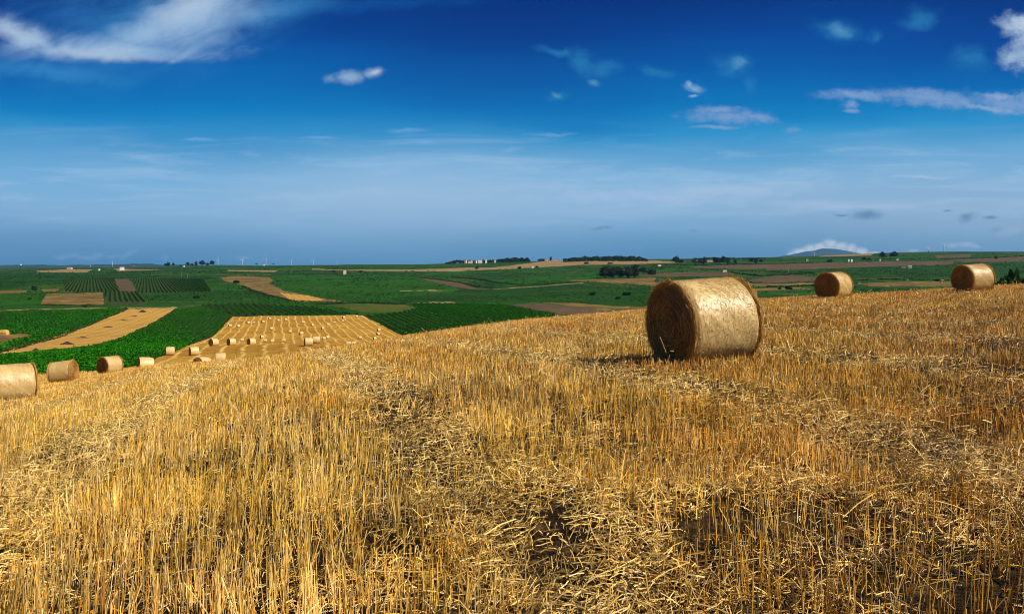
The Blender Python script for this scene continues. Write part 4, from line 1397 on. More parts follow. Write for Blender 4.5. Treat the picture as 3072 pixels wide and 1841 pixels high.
# ------------------------------------------------------------------ crops in the valley
n = row_crop('leafy_crop', CROP_POLY, -ROWK, 1.6, 0.30, 0.45, 0.50, 0.24, 6, (0.008, 0.120, 0.002), (0.034, 0.215, 0.004),
             'bright green leafy crop growing in rows beside the stubble, lower left', 60, 210)
print('crop', n)
n = row_crop('leafy_crop', CROP_POLY, -ROWK, 2.2, 0.6, 0.5, 0.55, 0.42, 4, (0.007, 0.098, 0.002), (0.028, 0.170, 0.004),
             'green leafy crop growing in rows between the straw strip and the bales', 210, 620)
print('crop far', n)
n = row_crop('leafy_crop', CROP2_POLY, -0.62, 1.6, 0.8, 0.8, 0.9, 0.5, 3, (0.007, 0.094, 0.002), (0.026, 0.165, 0.004),
             'green leafy crop left of and above the straw strip', 150, 620)
print('crop2', n)
n = row_crop('vine_rows', VINE_RIGHT, -ROWK, 4.0, 0.6, 0.8, 0.75, 0.5, 6, (0.007, 0.085, 0.002), (0.026, 0.150, 0.004),
             'dark green vine rows right of the striped stubble field', 250, 620)
print('vines', n)
n = row_crop('vine_rows', VINE_BACK, -0.40, 4.2, 0.8, 0.8, 0.8, 0.6, 5, (0.006, 0.066, 0.002), (0.020, 0.120, 0.004),
             'dark green vine rows along the top of the striped stubble field', 430, 650)
print('vines back', n)
for poly, dk, lb in ((VINE_F1, -0.525, 'thin vine rows left of the small fallow square'), (VINE_F2, -0.455, 'thin vine rows right of the small fallow square'),
                     (VINE_F3, -0.50, 'vine rows below the small fallow square, beside the dry field')):
    n = row_crop('vine_rows', poly, dk, 3.9, 1.6, 1.3, 0.42, 1.1, 3, (0.005, 0.036, 0.003), (0.011, 0.064, 0.004), lb, 620, 1700, 0.25, 0.0)
    print('F', n)


def far_growth():
    """bushy growth on the far green land, thinner with distance"""
    n = 60000
    px = rng.uniform(-80, 3160, n)
    Y = np.exp(rng.uniform(math.log(480), math.log(3300), n))
    X = (px - CX) / F * Y
    c = classify(px, ground_row(px, Y), Y)
    green = np.isin(c, [0] + [10 + i for i, f in enumerate(FIELDS) if f[1] in ('green2', 'green3')])
    den = fbm(X / 60, Y / 130, 101) + 0.5 * fbm(X / 14, Y / 30, 103)
    k = green & (den > rng.uniform(-0.5, 0.9, n))
    X, Y = X[k], Y[k]
    X, Y = np.repeat(X, 3), np.repeat(Y, 3)
    n = len(X)
    X = X + rng.normal(size=n) * Y * 0.0012
    Y = Y + rng.normal(size=n) * Y * 0.0015
    P = np.stack([X, Y, H(X, Y) + rng.uniform(0.1, 1.3, n)], 1)
    C = leaf_cols(n, (0.005, 0.034, 0.002), (0.014, 0.070, 0.004), 0.3)
    V, Q, A = quads(P, np.clip(Y * 0.0011, 0.5, 2.4) * rng.uniform(0.5, 1.3, n), C, 0.3)
    o = mesh_np('far_crops', V, Q, M['leaf'], False, attr=A)
    tag(o, 'low dark green growth dotted over the far fields', 'crops', kind='stuff')
    return n


print('growth', far_growth())


# ------------------------------------------------------------------ trees and bushes
def crown_pts(kind, n, r):
    """leaf positions in a unit-high tree (0..1), as several clumps with gaps"""
    P = []
    if kind == 'round':
        cl = [(0, 0, .62, .30, .27)] + [(math.cos(a) * .24, math.sin(a) * .24, .40 + .32 * r.random(), .19, .17) for a in [k * 0.9 + r.random() for k in range(8)]] + [(0.05, .02, .83, .20, .15)]
    elif kind == 'tall':
        cl = [(r.uniform(-.09, .09), r.uniform(-.09, .09), .22 + .70 * k / 9, .17 - .07 * abs(k / 9 - .45), .13) for k in range(10)] + [(r.uniform(-.2, .2), r.uniform(-.2, .2), r.uniform(.3, .8), .12, .10) for k in range(5)]
    elif kind == 'pine':
        cl = [(math.cos(k * 1.3) * .22, math.sin(k * 1.3) * .22, .74 + .08 * r.random(), .22, .13) for k in range(6)] + [(0, 0, .84, .28, .13)]
    else:   # bush
        cl = [(r.uniform(-.55, .55), r.uniform(-.4, .4), r.uniform(.25, .62), .36, .34) for k in range(8)]
    w = np.array([c[3] ** 2 for c in cl])
    w /= w.sum()
    for c, k in zip(cl, (w * n).astype(int) + 1):
        d = np.random.default_rng(r.randrange(10**6)).normal(size=(k, 3))
        d /= np.linalg.norm(d, axis=1, keepdims=True)
        d *= (0.45 + 0.6 * rng.uniform(size=(k, 1)) ** 0.6)
        P.append(np.array(c[:3]) + d * np.array([c[3], c[3], c[4]]))
    return np.concatenate(P)


def tree_proto(kind, seed, c1, c2, leaf, n=900):
    r = random.Random(seed)
    name = {'round': 'tree', 'tall': 'tree', 'pine': 'pine_tree', 'bush': 'bush'}[kind]
    root = empty(name, (0, 0, 0))
    P = crown_pts(kind, n, r)
    P[:, 2] = np.maximum(P[:, 2], 0.02)
    V, Q, A = quads(P, leaf * rng.uniform(0.6, 1.4, len(P)), leaf_cols(len(P), c1, c2, 0.3), 0.2)
    mesh_np('crown' if kind != 'bush' else 'foliage', V, Q, M['leaf'], False, root, A)
    mb = MB()
    if kind == 'bush':
        for k in range(4):
            a = k * 1.6 + r.random()
            mb.tube([(0.05 * math.cos(a), 0.05 * math.sin(a), -.05), (.3 * math.cos(a), .3 * math.sin(a), .5)], [.03, .012], 5)
        mb.build('stem', M['bark'], root)
    else:
        top = {'round': .6, 'tall': .85, 'pine': .75}[kind]
        mb.tube([(0, 0, -.03), (.008, .004, top * .4), (-.01, .01, top)], [.026, .018, .007], 7)
        for k in range(6):
            a = k * 1.05 + r.random() * .5
            z0 = top * (.45 + .08 * k)
            l = .2 if kind != 'tall' else .11
            mb.tube([(0, 0, z0), (l * .6 * math.cos(a), l * .6 * math.sin(a), z0 + .09), (l * math.cos(a), l * math.sin(a), z0 + .18)], [.010, .006, .003], 5)
        mb.build('trunk', M['bark'], root)
    return root


DK1, DK2 = (0.008, 0.030, 0.011), (0.030, 0.070, 0.022)
GR1, GR2 = (0.026, 0.044, 0.022), (0.070, 0.090, 0.048)
OL1, OL2 = (0.018, 0.050, 0.012), (0.045, 0.085, 0.024)
PROTO = {
    'r1': tree_proto('round', 1, DK1, DK2, .075), 'r2': tree_proto('round', 2, GR1, GR2, .08), 'r3': tree_proto('round', 3, OL1, OL2, .08),
    't1': tree_proto('tall', 4, DK1, DK2, .065), 't2': tree_proto('tall', 5, GR1, GR2, .065),
    'p1': tree_proto('pine', 6, DK1, DK2, .075),
    'b1': tree_proto('bush', 7, DK1, DK2, .20, 500), 'b2': tree_proto('bush', 8, OL1, OL2, .20, 500),
}
used_proto = set()


def plant(proto, px, py, hpx, label, cat, group, wide=1.0, Y=None, ymin=150):
    """a tree or bush whose foot is seen at px, py and which is hpx photo pixels tall"""
    if Y is None:
        x, y, z = at(px, py, ymin)
    else:
        x, y = (px - CX) / F * Y, Y
        z = float(H(x, y))
    h = hpx / F * y
    o = PROTO[proto] if proto not in used_proto else copy_thing(PROTO[proto])
    used_proto.add(proto)
    o.location = (x, y, z - 0.01 * h)
    o.rotation_euler = (0, 0, random.uniform(0, 6.28))
    o.scale = (h * wide, h * wide, h)
    tag(o, label, cat, group)
    return o


GT = 'trees far off in the fields'
GB = 'bushes dotted over the fields'
# tree clump on the left skyline
for px, py, h, pr, w, lb in [
    (497, 800, 11, 'r1', 1.1, 'smallest tree at the left start of the left skyline clump'),
    (505, 800, 14, 't1', 1.6, 'squarish dark tree left of a gap in the left skyline clump'),
    (520, 800, 13, 'r1', 0.8, 'narrow dark tree right of the squarish one on the left skyline'),
    (542, 801, 7, 'r1', 1.2, 'low tree by the white hut in the left skyline clump'),
    (563, 799, 14, 'r1', 1.0, 'dark tree at the left end of the main left skyline clump'),
    (576, 799, 10, 'r1', 1.2, 'lower dark tree second in the main left skyline clump'),
    (588, 799, 15, 't1', 1.5, 'upright dark tree third in the main left skyline clump'),
    (606, 799, 19, 'r1', 1.2, 'tallest tree of the main left skyline clump'),
    (622, 799, 12, 'r3', 1.3, 'low tree between the tallest two of the left skyline clump'),
    (636, 798, 18, 'r1', 1.1, 'big rounded tree at the right end of the left skyline clump'),
    (770, 797, 8, 'p1', 1.2, 'tiny lone tree on the skyline among the wind turbines'),
    (820, 797, 7, 'p1', 1.2, 'tiny lone tree on the skyline right of a wind turbine'),
]:
    plant(pr, px, py, h, lb, 'tree', GT, w)
# grove and trees right of the middle
for px, py, h, pr, w, lb in [
    (1815, 834, 38, 't2', 2.0, 'leftmost tree of the dark grey green grove before the tan ridge'),
    (1838, 835, 36, 't2', 2.0, 'second tree from the left in the dark grey green grove'),
    (1861, 835, 34, 't1', 1.9, 'middle tree of the dark grey green grove'),
    (1883, 835, 36, 't2', 2.0, 'fourth tree in the dark grey green grove'),
    (1904, 834, 40, 't1', 1.8, 'rightmost and tallest tree of the dark grey green grove'),
    (1930, 824, 24, 'r3', 1.3, 'lighter green tree just right of the dark grove'),
    (1958, 824, 22, 'b2', 0.8, 'spreading light green tree further right of the dark grove'),
    (1430, 811, 13, 'r2', 1.2, 'dark round tree alone on the pale stubble strip below the white hamlet'),
    (1652, 782, 13, 't1', 1.4, 'pointed dark tree between the two ridge woods, by the farm'),
    (2028, 794, 27, 'r1', 1.1, 'large lone round tree left above the largest bale'),
    (2044, 794, 18, 'r2', 1.1, 'smaller tree leaning on the large lone round tree'),
    (2084, 794, 18, 'r2', 1.2, 'rounded tree before the left end of the long pale shed'),
    (2099, 794, 17, 'r3', 1.2, 'rounded tree second before the long pale shed'),
    (2112, 794, 23, 't1', 1.4, 'upright dark tree before the middle of the long pale shed'),
    (2147, 793, 23, 'r1', 1.0, 'dark tree before the right end of the long pale shed'),
    (2158, 793, 20, 'r2', 1.1, 'greyish tree between two tall ones right of the long pale shed'),
    (2171, 793, 26, 'r1', 1.1, 'tallest tree right of the long pale shed'),
    (2186, 793, 20, 't2', 1.4, 'last tree of the row right of the long pale shed'),
    (2206, 792, 15, 't1', 1.3, 'small dark tree alone right of the shed trees'),
    (2255, 790, 18, 'r1', 1.1, 'left of a close pair of dark trees below the far mountain'),
    (2268, 791, 18, 't1', 1.6, 'right of a close pair of dark trees below the far mountain'),
    (2284, 790, 14, 'r2', 1.2, 'grey green tree right of the close dark pair'),
    (2592, 783, 13, 'r1', 1.5, 'low dark tree left of the big round pair beneath the wind turbines'),
    (2608, 783, 10, 'r2', 1.4, 'smallest dark tree beside the big round pair beneath the turbines'),
    (2648, 777, 23, 'r1', 1.15, 'left tree of the big round pair beneath the wind turbines'),
    (2682, 777, 24, 'r2', 1.3, 'right tree of the big round pair beneath the wind turbines'),
    (2988, 779, 12, 'r1', 1.1, 'lone dark tree above the rightmost bale'),
]:
    plant(pr, px, py, h, lb, 'tree', GT, w)
# bushes
for px, py, h, pr, w, lb in [
    (100, 870, 14, 'b1', 1.0, 'dark bush above the dry field at the far left'),
    (88, 899, 8, 'b1', 1.0, 'small dark bush left of the dry field at the far left'),
    (710, 849, 9, 'b1', 1.6, 'dark bushy clump at the upper end of the winding dry field'),
    (256, 921, 7, 'b2', 1.0, 'small bush on the dirt track below the dry field'),
    (590, 895, 9, 'b1', 1.6, 'dark bush in the green hollow left of the winding dry field'),
    (1000, 816, 6, 'b1', 1.6, 'dark bush left of the small stone tower house'),
    (1082, 817, 6, 'b1', 1.8, 'dark bush right of the small stone tower house'),
    (1780, 885, 10, 'b1', 1.5, 'dark bush in the green field left of the largest bale'),
    (1885, 886, 11, 'b1', 2.2, 'wide dark bush close to the left of the largest bale'),
    (1856, 897, 8, 'b1', 1.6, 'low dark bush beneath the wide one left of the largest bale'),
    (2362, 868, 11, 'b1', 1.6, 'dark bush right of the largest bale in the strip fields'),
    (2340, 868, 6, 'b1', 1.6, 'lower bush beside the dark one in the strip fields'),
    (2812, 843, 7, 'b1', 1.4, 'low bush left of the rightmost bale beyond the crest'),
    (2490, 786, 8, 'b1', 1.6, 'low bush left of the white field huts below the mountain'),
    (1560, 806, 7, 'b1', 1.4, 'bush on the pale ridge field right of the hamlet'),
    (1610, 803, 6, 'b1', 1.2, 'small bush on the pale ridge field below the ridge farm'),
    (1760, 792, 7, 'b1', 1.6, 'bush at the edge of the tan ridge field below the long wood'),
    (1830, 792, 6, 'b2', 1.6, 'smaller bush at the edge of the tan ridge field above the grove'),
]:
    plant(pr, px, py, h, lb, 'bush', GB, w)
for px, Y, h, w, lb in [(3010, 88, 62, 0.9, 'tall dark bush right behind the rightmost bale'), (3052, 95, 44, 1.0, 'lower dark bush at the right edge of the photo'),
                        (2985, 92, 36, 1.0, 'small dark bush half hidden by the rightmost bale')]:
    o = plant('b2', px, 0, h, lb, 'bush', GB, w, Y=Y)
    x, y = (px - CX) / F * Y, Y
    # stand it on the far slope, tall enough to top the crest
    top = {3010: 805, 3052: 822, 2985: 815}[px]
    ztop = EYE - (top - EYEPY) / F * Y
    hh = ztop - float(H(x, y))
    o.scale = (hh * 0.45, hh * 0.45, hh)
for k_, p_ in list(PROTO.items()):
    if k_ not in used_proto:
        for c_ in children(p_):
            bpy.data.objects.remove(c_)
        bpy.data.objects.remove(p_)


def wood(name, pts, depth, label, c1=DK1, c2=DK2, n=2600, leafk=1.0):
    """a far wood that reads as one mass: pts = (px, foot py, height px)"""
    pts = np.array(pts, float)
    px = rng.uniform(pts[0, 0], pts[-1, 0], n)
    foot = np.interp(px, pts[:, 0], pts[:, 1])
    hp = np.interp(px, pts[:, 0], pts[:, 2]) * (0.82 + 0.18 * vnoise(px / 9, px * 0, 111))
    _, Y0, _ = at(float(pts[len(pts) // 2, 0]), float(pts[len(pts) // 2, 1]), 400)
    Y = Y0 + rng.uniform(0, depth, n)
    X = (px - CX) / F * Y
    t_ = rng.uniform(0, 1, n) ** 0.7
    Z = H(X, Y) + t_ * hp / F * Y0
    sz = 9.0 / F * Y0 * 0.55 * leafk * rng.uniform(0.5, 1.3, n)
    V, Q, A = quads(np.stack([X, Y, Z], 1), sz, leaf_cols(n, c1, c2, 0.3), 0.1)
    o = mesh_np(name, V, Q, M['leaf'], False, attr=A)
    tag(o, label, 'wood', kind='stuff')


wood('forest', [(1690, 783, 10), (1720, 784, 15), (1850, 784, 17), (1915, 783, 15), (1944, 782, 3)], 160, 'long flat topped dark wood on the ridge', n=4200)
wood('wood', [(1488, 786, 9), (1500, 786, 13), (1560, 786, 14), (1582, 786, 13), (1590, 787, 4)], 100, 'dark wood right of the white hamlet', n=1600)
wood('wood', [(1336, 792, 3), (1360, 791, 10), (1395, 790, 13), (1420, 790, 8), (1480, 790, 8)], 60, 'low dark trees behind the white hamlet', n=1000)
wood('wood', [(1615, 783, 5), (1630, 783, 8), (1640, 783, 4)], 40, 'small dark wood left of the ridge farm', n=260)
wood('wood', [(2080, 777, 3), (2180, 777, 5), (2300, 776, 2)], 60, 'thin line of dark trees on the skyline behind the pale shed', n=500)



def hedge(pts, hm, wm, label, n, c1=DK1, c2=DK2):
    """a ragged hedge or weedy bank along a photo polyline lying on the land"""
    P = [at(px, py, 120) for px, py in pts]
    seg = [math.hypot(P[i + 1][0] - P[i][0], P[i + 1][1] - P[i][1]) for i in range(len(P) - 1)]
    cum = np.concatenate([[0], np.cumsum(seg)])
    t_ = rng.uniform(0, cum[-1], n)
    k = fbm(t_ / 9, t_ * 0 + n * 0.37, 121) > rng.uniform(-1.0, 0.25, n)
    t_ = t_[k]
    X = np.interp(t_, cum, [p[0] for p in P]) + rng.normal(size=len(t_)) * wm * 0.4
    Y = np.interp(t_, cum, [p[1] for p in P]) + rng.normal(size=len(t_)) * wm * 0.8
    hv = hm * np.clip(0.75 + 0.7 * fbm(t_ / 6, t_ * 0 + n * 0.11, 125), 0.2, 1.6)
    Z = H(X, Y) + rng.uniform(0, 1, len(t_)) * hv
    V, Q, A = quads(np.stack([X, Y, Z], 1), np.clip(Y * 0.0012, 0.35, 2.2) * rng.uniform(0.5, 1.4, len(t_)), leaf_cols(len(t_), c1, c2, 0.3), 0.1)
    o = mesh_np('hedge', V, Q, M['leaf'], False, attr=A)
    tag(o, label, 'hedge', 'hedges and weedy banks between the fields')


WD1, WD2 = (0.030, 0.050, 0.012), (0.085, 0.090, 0.028)
for pts, hm, wm, n, cc, lb in [
    (z2((400, 432), (500, 477), (700, 532), (850, 565), (1100, 582), (1380, 577)), 1.6, 1.5, 2600, 0, 'dark hedge along the lower edge of the winding dry field'),
    (z3((480, 348), (760, 372), (900, 400), (1130, 418), (1450, 405), (1750, 390)), 2.2, 2.0, 2600, 0, 'long dark hedge curving through the green land left of the grove'),
    (z3((200, 352), (560, 395), (700, 435), (870, 450)), 1.8, 1.6, 1700, 0, 'dark hedge above the narrow brown strip in the middle distance'),
    (z1((1170, 644), (950, 735), (700, 838), (300, 962), (60, 1035)), 0.6, 0.9, 2600, 1, 'weedy bank along the upper edge of the straw strip'),
    (z1((1640, 640), (1480, 742), (1100, 922), (900, 982), (700, 1012)), 0.6, 0.8, 2200, 1, 'weedy bank along the lower edge of the straw strip'),
    (z4((1380, 485), (1700, 527), (2000, 512), (2261, 492)), 2.4, 2.0, 1500, 0, 'dark hedge above the dry mound right of the largest bale'),
    (z5((0, 582), (250, 575), (460, 568)), 1.8, 1.6, 900, 0, 'dark hedge between two dry strips left of the middle right bale'),
    (z5((880, 515), (1300, 508), (1760, 520)), 1.8, 1.6, 1300, 0, 'dark hedge at the foot of the green field between the right bales'),
    (z1((0, 668), (500, 655), (1000, 642), (1180, 638)), 1.0, 1.2, 2000, 1, 'weedy bank below the dirt track on the left'),
    (z1((365, 605), (600, 608), (975, 606)), 0.9, 1.2, 1200, 1, 'weedy bank along the foot of the dry field on the left'),
    (z5((1080, 312), (1700, 312), (2200, 298), (2470, 285)), 3.0, 2.5, 1600, 0, 'dark hedge line below the turbines on the right slope'),
    (z4((560, 412), (1000, 408), (1600, 396), (2261, 386)), 3.0, 2.5, 1700, 0, 'dark hedge line along the ploughed land beyond the largest bale'),
    (z3((960, 600), (1200, 645), (1450, 684)), 0.9, 1.0, 1000, 1, 'weedy bank between the vine rows and the ploughed field'),
    (z2((1060, 600), (1500, 586), (1900, 595)), 1.2, 1.2, 1300, 0, 'low dark hedge along the top of the yellowing field'),
]:
    hedge(pts, hm, wm, lb, n, *((DK1, DK2) if cc == 0 else (WD1, WD2)))

# ------------------------------------------------------------------ buildings
GH = 'far off houses and sheds'


def house(name, px, py, w, d, h, wallm, roofm, label, cat, rz=0.0, gable=True, floors=1, flat=False):
    x, y, z = at(px, py, 300)
    root = empty(name, (x, y, z - 0.3), rz)
    mb = MB()
    mb.box(-w / 2, w / 2, -d / 2, d / 2, 0, h)
    if gable and not flat:
        rh = d * 0.22
        for sx_ in (-1, 1):
            mb.add([(sx_ * w / 2, -d / 2, h), (sx_ * w / 2, d / 2, h), (sx_ * w / 2, 0, h + rh)], [(0, 1, 2)])
    mb.build('wall', wallm, root)
    rb = MB()
    o_ = 0.35
    if flat:
        rb.box(-w / 2 - .15, w / 2 + .15, -d / 2 - .15, d / 2 + .15, h + 0.003, h + .35)
    else:
        rh = d * 0.22
        for sg in (-1, 1):
            e0 = (-w / 2 - o_, sg * (d / 2 + o_), h - o_ * .44 + .03)
            e1 = (w / 2 + o_, sg * (d / 2 + o_), h - o_ * .44 + .03)
            r0_, r1_ = (-w / 2 - o_, 0, h + rh + .03), (w / 2 + o_, 0, h + rh + .03)
            up = Vector((0, 0, .18))
            v = [Vector(q) for q in (e0, e1, r1_, r0_)]
            rb.add(v + [q + up for q in v], [(0, 1, 2, 3), (7, 6, 5, 4), (0, 4, 5, 1), (1, 5, 6, 2), (2, 6, 7, 3), (3, 7, 4, 0)])
    rf = rb.build('roof', roofm, root)
    if not flat and w > 7:
        cb = MB()
        cb.box(w * .2, w * .2 + .7, -.35 - .8, .35 - .8, h + d * .1, h + d * .22 + 1.0)
        cb.build('chimney', wallm, rf)
    nw = max(2, int(w / 3.2))
    for fl in range(floors):
        z0 = h / floors * fl + h / floors * .42
        for k in range(nw):
            cxw = -w / 2 + w * (k + .5) / nw
            if fl == 0 and k == nw // 2:
                db = MB()
                db.box(cxw - .55, cxw + .55, -d / 2 - .06, -d / 2 - .003, .3, 2.4)
                db.build('door', M['door'], root)
                continue
            wb_ = MB()
            wb_.box(cxw - .5, cxw + .5, -d / 2 - .05, -d / 2 - .003, z0, z0 + 1.2)
            wb_.build('window', M['window'], root)
    tag(root, label, cat, GH)
    return root


for px, py, w, d, h, wm, rm, nm, lb, ct, rz, fl, flat in [
    (1360, 791, 12, 9, 7, 'white', 'tile', 'house', 'low white house at the left end of the hamlet', 'house', .2, 2, False),
    (1397, 790, 9, 9, 14, 'white', 'tile', 'house', 'narrow white house left of the tallest ones in the hamlet', 'house', -.2, 3, False),
    (1407, 790, 12, 9, 9, 'cream', 'tile', 'house', 'low cream house second from the left in the tight hamlet row', 'house', .3, 2, False),
    (1415, 790, 8, 9, 13, 'white', 'tile', 'house', 'slim white house left of the dark gap in the hamlet', 'house', .1, 3, False),
    (1427, 790, 9, 9, 12, 'white', 'tile', 'house', 'white house directly left of the biggest hamlet house', 'house', -.3, 3, False),
    (1440, 790, 19, 12, 15, 'white', 'roofgrey', 'house', 'biggest white block house in the hamlet', 'house', .1, 3, True),
    (1458, 789, 8, 9, 15, 'white', 'tile', 'house', 'slim tall white house right of the biggest in the hamlet', 'house', .2, 3, False),
    (1485, 788, 8, 9, 12, 'white', 'tile', 'house', 'last white house before the wood right of the hamlet', 'house', -.1, 2, False),
    (1639, 783, 16, 9, 7, 'cream', 'tile', 'farmhouse', 'low pale farm left of the pointed ridge tree', 'farmhouse', .1, 1, False),
    (1665, 783, 18, 9, 8, 'cream', 'tile', 'farmhouse', 'low pale farm right of the pointed ridge tree', 'farmhouse', -.1, 1, False),
    (1597, 804, 6, 5, 5, 'white', 'roofgrey', 'hut', 'tiny white hut on the pale ridge field', 'hut', .4, 1, False),
    (1034, 823, 6.5, 6, 9.5, 'cream', 'roofgrey', 'tower_house', 'small cream stone tower house in the green middle distance', 'house', .35, 2, True),
    (209, 808, 17, 10, 6, 'cream', 'roofgrey', 'farmhouse', 'low pale farm in dark bushes on the left straw field', 'farmhouse', 0, 1, False),
    (366, 811, 12, 8, 10, 'white', 'tile', 'house', 'white house with red roof on the left skyline', 'house', .3, 2, False),
    (551, 801, 6, 5, 6, 'white', 'tile', 'hut', 'tiny white hut left of the left skyline trees', 'hut', 0, 1, False),
    (791, 797, 8, 6, 6, 'white', 'roofgrey', 'hut', 'tiny white hut on the skyline among the turbines', 'hut', 0, 1, False),
    (2103, 786, 32, 14, 7, 'cream', 'roofgrey', 'shed', 'left half of the long pale shed behind trees', 'shed', 0, 1, True),
    (2131, 786, 24, 14, 7, 'cream', 'roofgrey', 'shed', 'right half of the long pale shed behind trees', 'shed', 0, 1, True),
    (2172, 816, 9, 7, 4.5, 'cream', 'stone', 'hut', 'cream hut seen just over the largest bale', 'hut', .2, 1, True),
    (1978, 799, 9, 6, 4.0, 'white', 'roofgrey', 'hut', 'tiny white hut right of the dark grove', 'hut', .2, 1, False),
    (2545, 785, 5, 5, 8, 'white', 'roofgrey', 'hut', 'slim white hut left of another below the mountain', 'hut', .2, 1, True),
    (2554, 786, 6, 5, 9, 'white', 'roofgrey', 'hut', 'slim white hut right of another below the mountain', 'hut', .2, 1, True),
    (2640, 784, 4, 4, 8, 'white', 'roofgrey', 'hut', 'narrow white hut under the big round tree pair', 'hut', 0, 1, True),
    (2692, 781, 8, 5, 5, 'white', 'roofgrey', 'hut', 'small white hut right under the big round tree pair', 'hut', 0, 1, True),
    (2711, 804, 14, 7, 4.5, 'stone', 'roofgrey', 'barn', 'dark grey barn in the green field left of the rightmost bale', 'barn', -.1, 1, True),
    (2729, 804, 8, 6, 4.5, 'white', 'roofgrey', 'barn', 'small white barn joined to the dark one on its right', 'barn', -.1, 1, False),
    (2576, 852, 3.0, 2.4, 2.2, 'white', 'roofgrey', 'hut', 'white field box right beside the middle right bale', 'hut', .1, 1, True),
    (2720, 842, 4, 3, 2.2, 'stone', 'roofgrey', 'hut', 'low grey hut in the dry strip between the two right bales', 'hut', .1, 1, True),
    (2826, 846, 4, 3, 2.6, 'stone', 'tile', 'hut', 'little brown hut just left of the rightmost bale', 'hut', .1, 1, False),
    (2420, 783, 9, 6, 7, 'stone', 'roofgrey', 'hut', 'grey ruin on the green slope left below the mountain', 'ruin', .2, 1, True),
    (297, 812, 5, 4, 6, 'white', 'roofgrey', 'hut', 'pale pillar like hut left of the red roofed house', 'hut', 0, 1, True),
]:
    house(nm, px, py, w, d, h, M[wm], M[rm], lb, ct, rz, True, fl, flat)

# white water tower on the far left horizon
x, y, z = at(62, 804, 3000)
root = empty('water_tower', (x, y, z))
mb = MB()
mb.tube([(0, 0, 0), (0, 0, 22)], [4, 3], 12)
mb.build('shaft', M['farhill'], root)
mb = MB()
mb.tube([(0, 0, 21.9), (0, 0, 24), (0, 0, 29), (0, 0, 31), (0, 0, 32)], [3, 8, 9, 6, 1], 14)
mb.build('tank', M['white'], root)
tag(root, 'tiny white topped water tower on the far left horizon', 'water tower', GH)


# ------------------------------------------------------------------ wind turbines
def turbine_proto():
    root = empty('wind_turbine', (0, 0, 0))
    mb = MB()
    mb.tube([(0, 0, -2), (0, 0, 35), (0, 0, 70)], [2.3, 1.9, 1.4], 10)
    mb.build('tower', M['turbine'], root, True)
    mb = MB()
    mb.box(-1.9, 1.9, -2.5, 7, 70.0, 73.6)
    mb.build('nacelle', M['turbine'], root)
    mb = MB()
    mb.tube([(0, -2.6, 72), (0, -4.4, 72), (0, -5.4, 72)], [1.9, 1.6, .3], 10)
    hb = mb.build('hub', M['turbine'], root, True)
    bl = []
    for k in range(3):
        mb = MB()
        a = k * 2 * math.pi / 3 + .3
        dx_, dz_ = math.sin(a), math.cos(a)
        v = []
        for t_, w_ in ((1.5, 1.1), (8, 2.2), (22, 1.3), (33, .35)):
            cx_, cz_ = dx_ * t_, 72 + dz_ * t_
            px_, pz_ = dz_ * w_, -dx_ * w_
            v += [(cx_ - px_ * .4, -3.6 - .25, cz_ - pz_ * .4), (cx_ + px_ * .6, -3.6, cz_ + pz_ * .6), (cx_ - px_ * .4, -3.6 + .25, cz_ - pz_ * .4)]
        f = []
        for i in range(3):
            for j in range(3):
                f.append((i * 3 + j, i * 3 + (j + 1) % 3, i * 3 + 3 + (j + 1) % 3, i * 3 + 3 + j))
        f += [(0, 2, 1), (9, 10, 11)]
        mb.add(v, f)
        bl.append(mb.build('blade', M['turbine'], root))
    return root


TP = turbine_proto()
for i, (px, py, hpx, lb) in enumerate([
    (271, 803, 9, 'tiny turbine left of the red roofed house on the left horizon'),
    (337, 803, 20, 'faint turbine above the left straw field, before the red roofed house'),
    (402, 804, 8, 'tiny turbine right of the red roofed house on the left horizon'),
    (654, 797, 22, 'wind turbine just right of the left skyline trees'),
    (728, 797, 22, 'second wind turbine right of the left skyline trees'),
    (798, 797, 24, 'tallest wind turbine on the left skyline, by the tiny hut'),
    (875, 797, 20, 'wind turbine right of the tallest left skyline one'),
    (941, 797, 20, 'second wind turbine from the right on the left skyline'),
    (1011, 796, 13, 'shortest and rightmost wind turbine on the left skyline'),
    (2382, 769, 17, 'faint wind turbine at the left foot of the mountain'),
    (2444, 768, 14, 'faint wind turbine before the middle of the mountain'),
    (2562, 762, 20, 'wind turbine at the right foot of the mountain'),
    (2693, 760, 18, 'wind turbine above the big round tree pair'),
    (2786, 766, 26, 'wind turbine left of the tallest one on the right skyline'),
    (2832, 760, 34, 'tallest wind turbine on the right skyline'),
]):
    o = TP if i == 0 else copy_thing(TP)
    Y = 7000.0 if px < 2000 else 5200.0
    if px in (2786, 2832):
        Y = 3600.0
    x = (px - CX) / F * Y
    top = EYE - ((py - hpx) - EYEPY) / F * Y
    foot = float(H(x, Y))
    k = (hpx * 1.0) / F * Y / 84.0
    o.scale = (max(k, .6) * 1.15, max(k, .6) * 1.15, (top - foot) / 84.0)
    o.location = (x, Y, foot)
    o.rotation_euler = (0, 0, random.uniform(-.5, .5))
    tag(o, lb, 'wind turbine', 'wind turbines along the skyline')


# utility poles crossing the left fields
def pole_proto():
    root = empty('utility_pole', (0, 0, 0))
    mb = MB()
    mb.tube([(0, 0, -.3), (0, 0, 9.5)], [.17, .12], 8)
    mb.build('post', M['pole'], root)
    mb = MB()
    mb.box(-.9, .9, -.07, .07, 8.9, 9.05)
    ca_ = mb.build('crossarm', M['pole'], root)
    mb = MB()
    for k in (-.75, 0, .75):
        mb.tube([(k, 0, 9.053), (k, 0, 9.25)], [.05, .03], 6)
    mb.build('insulator', M['white'], ca_)
    return root


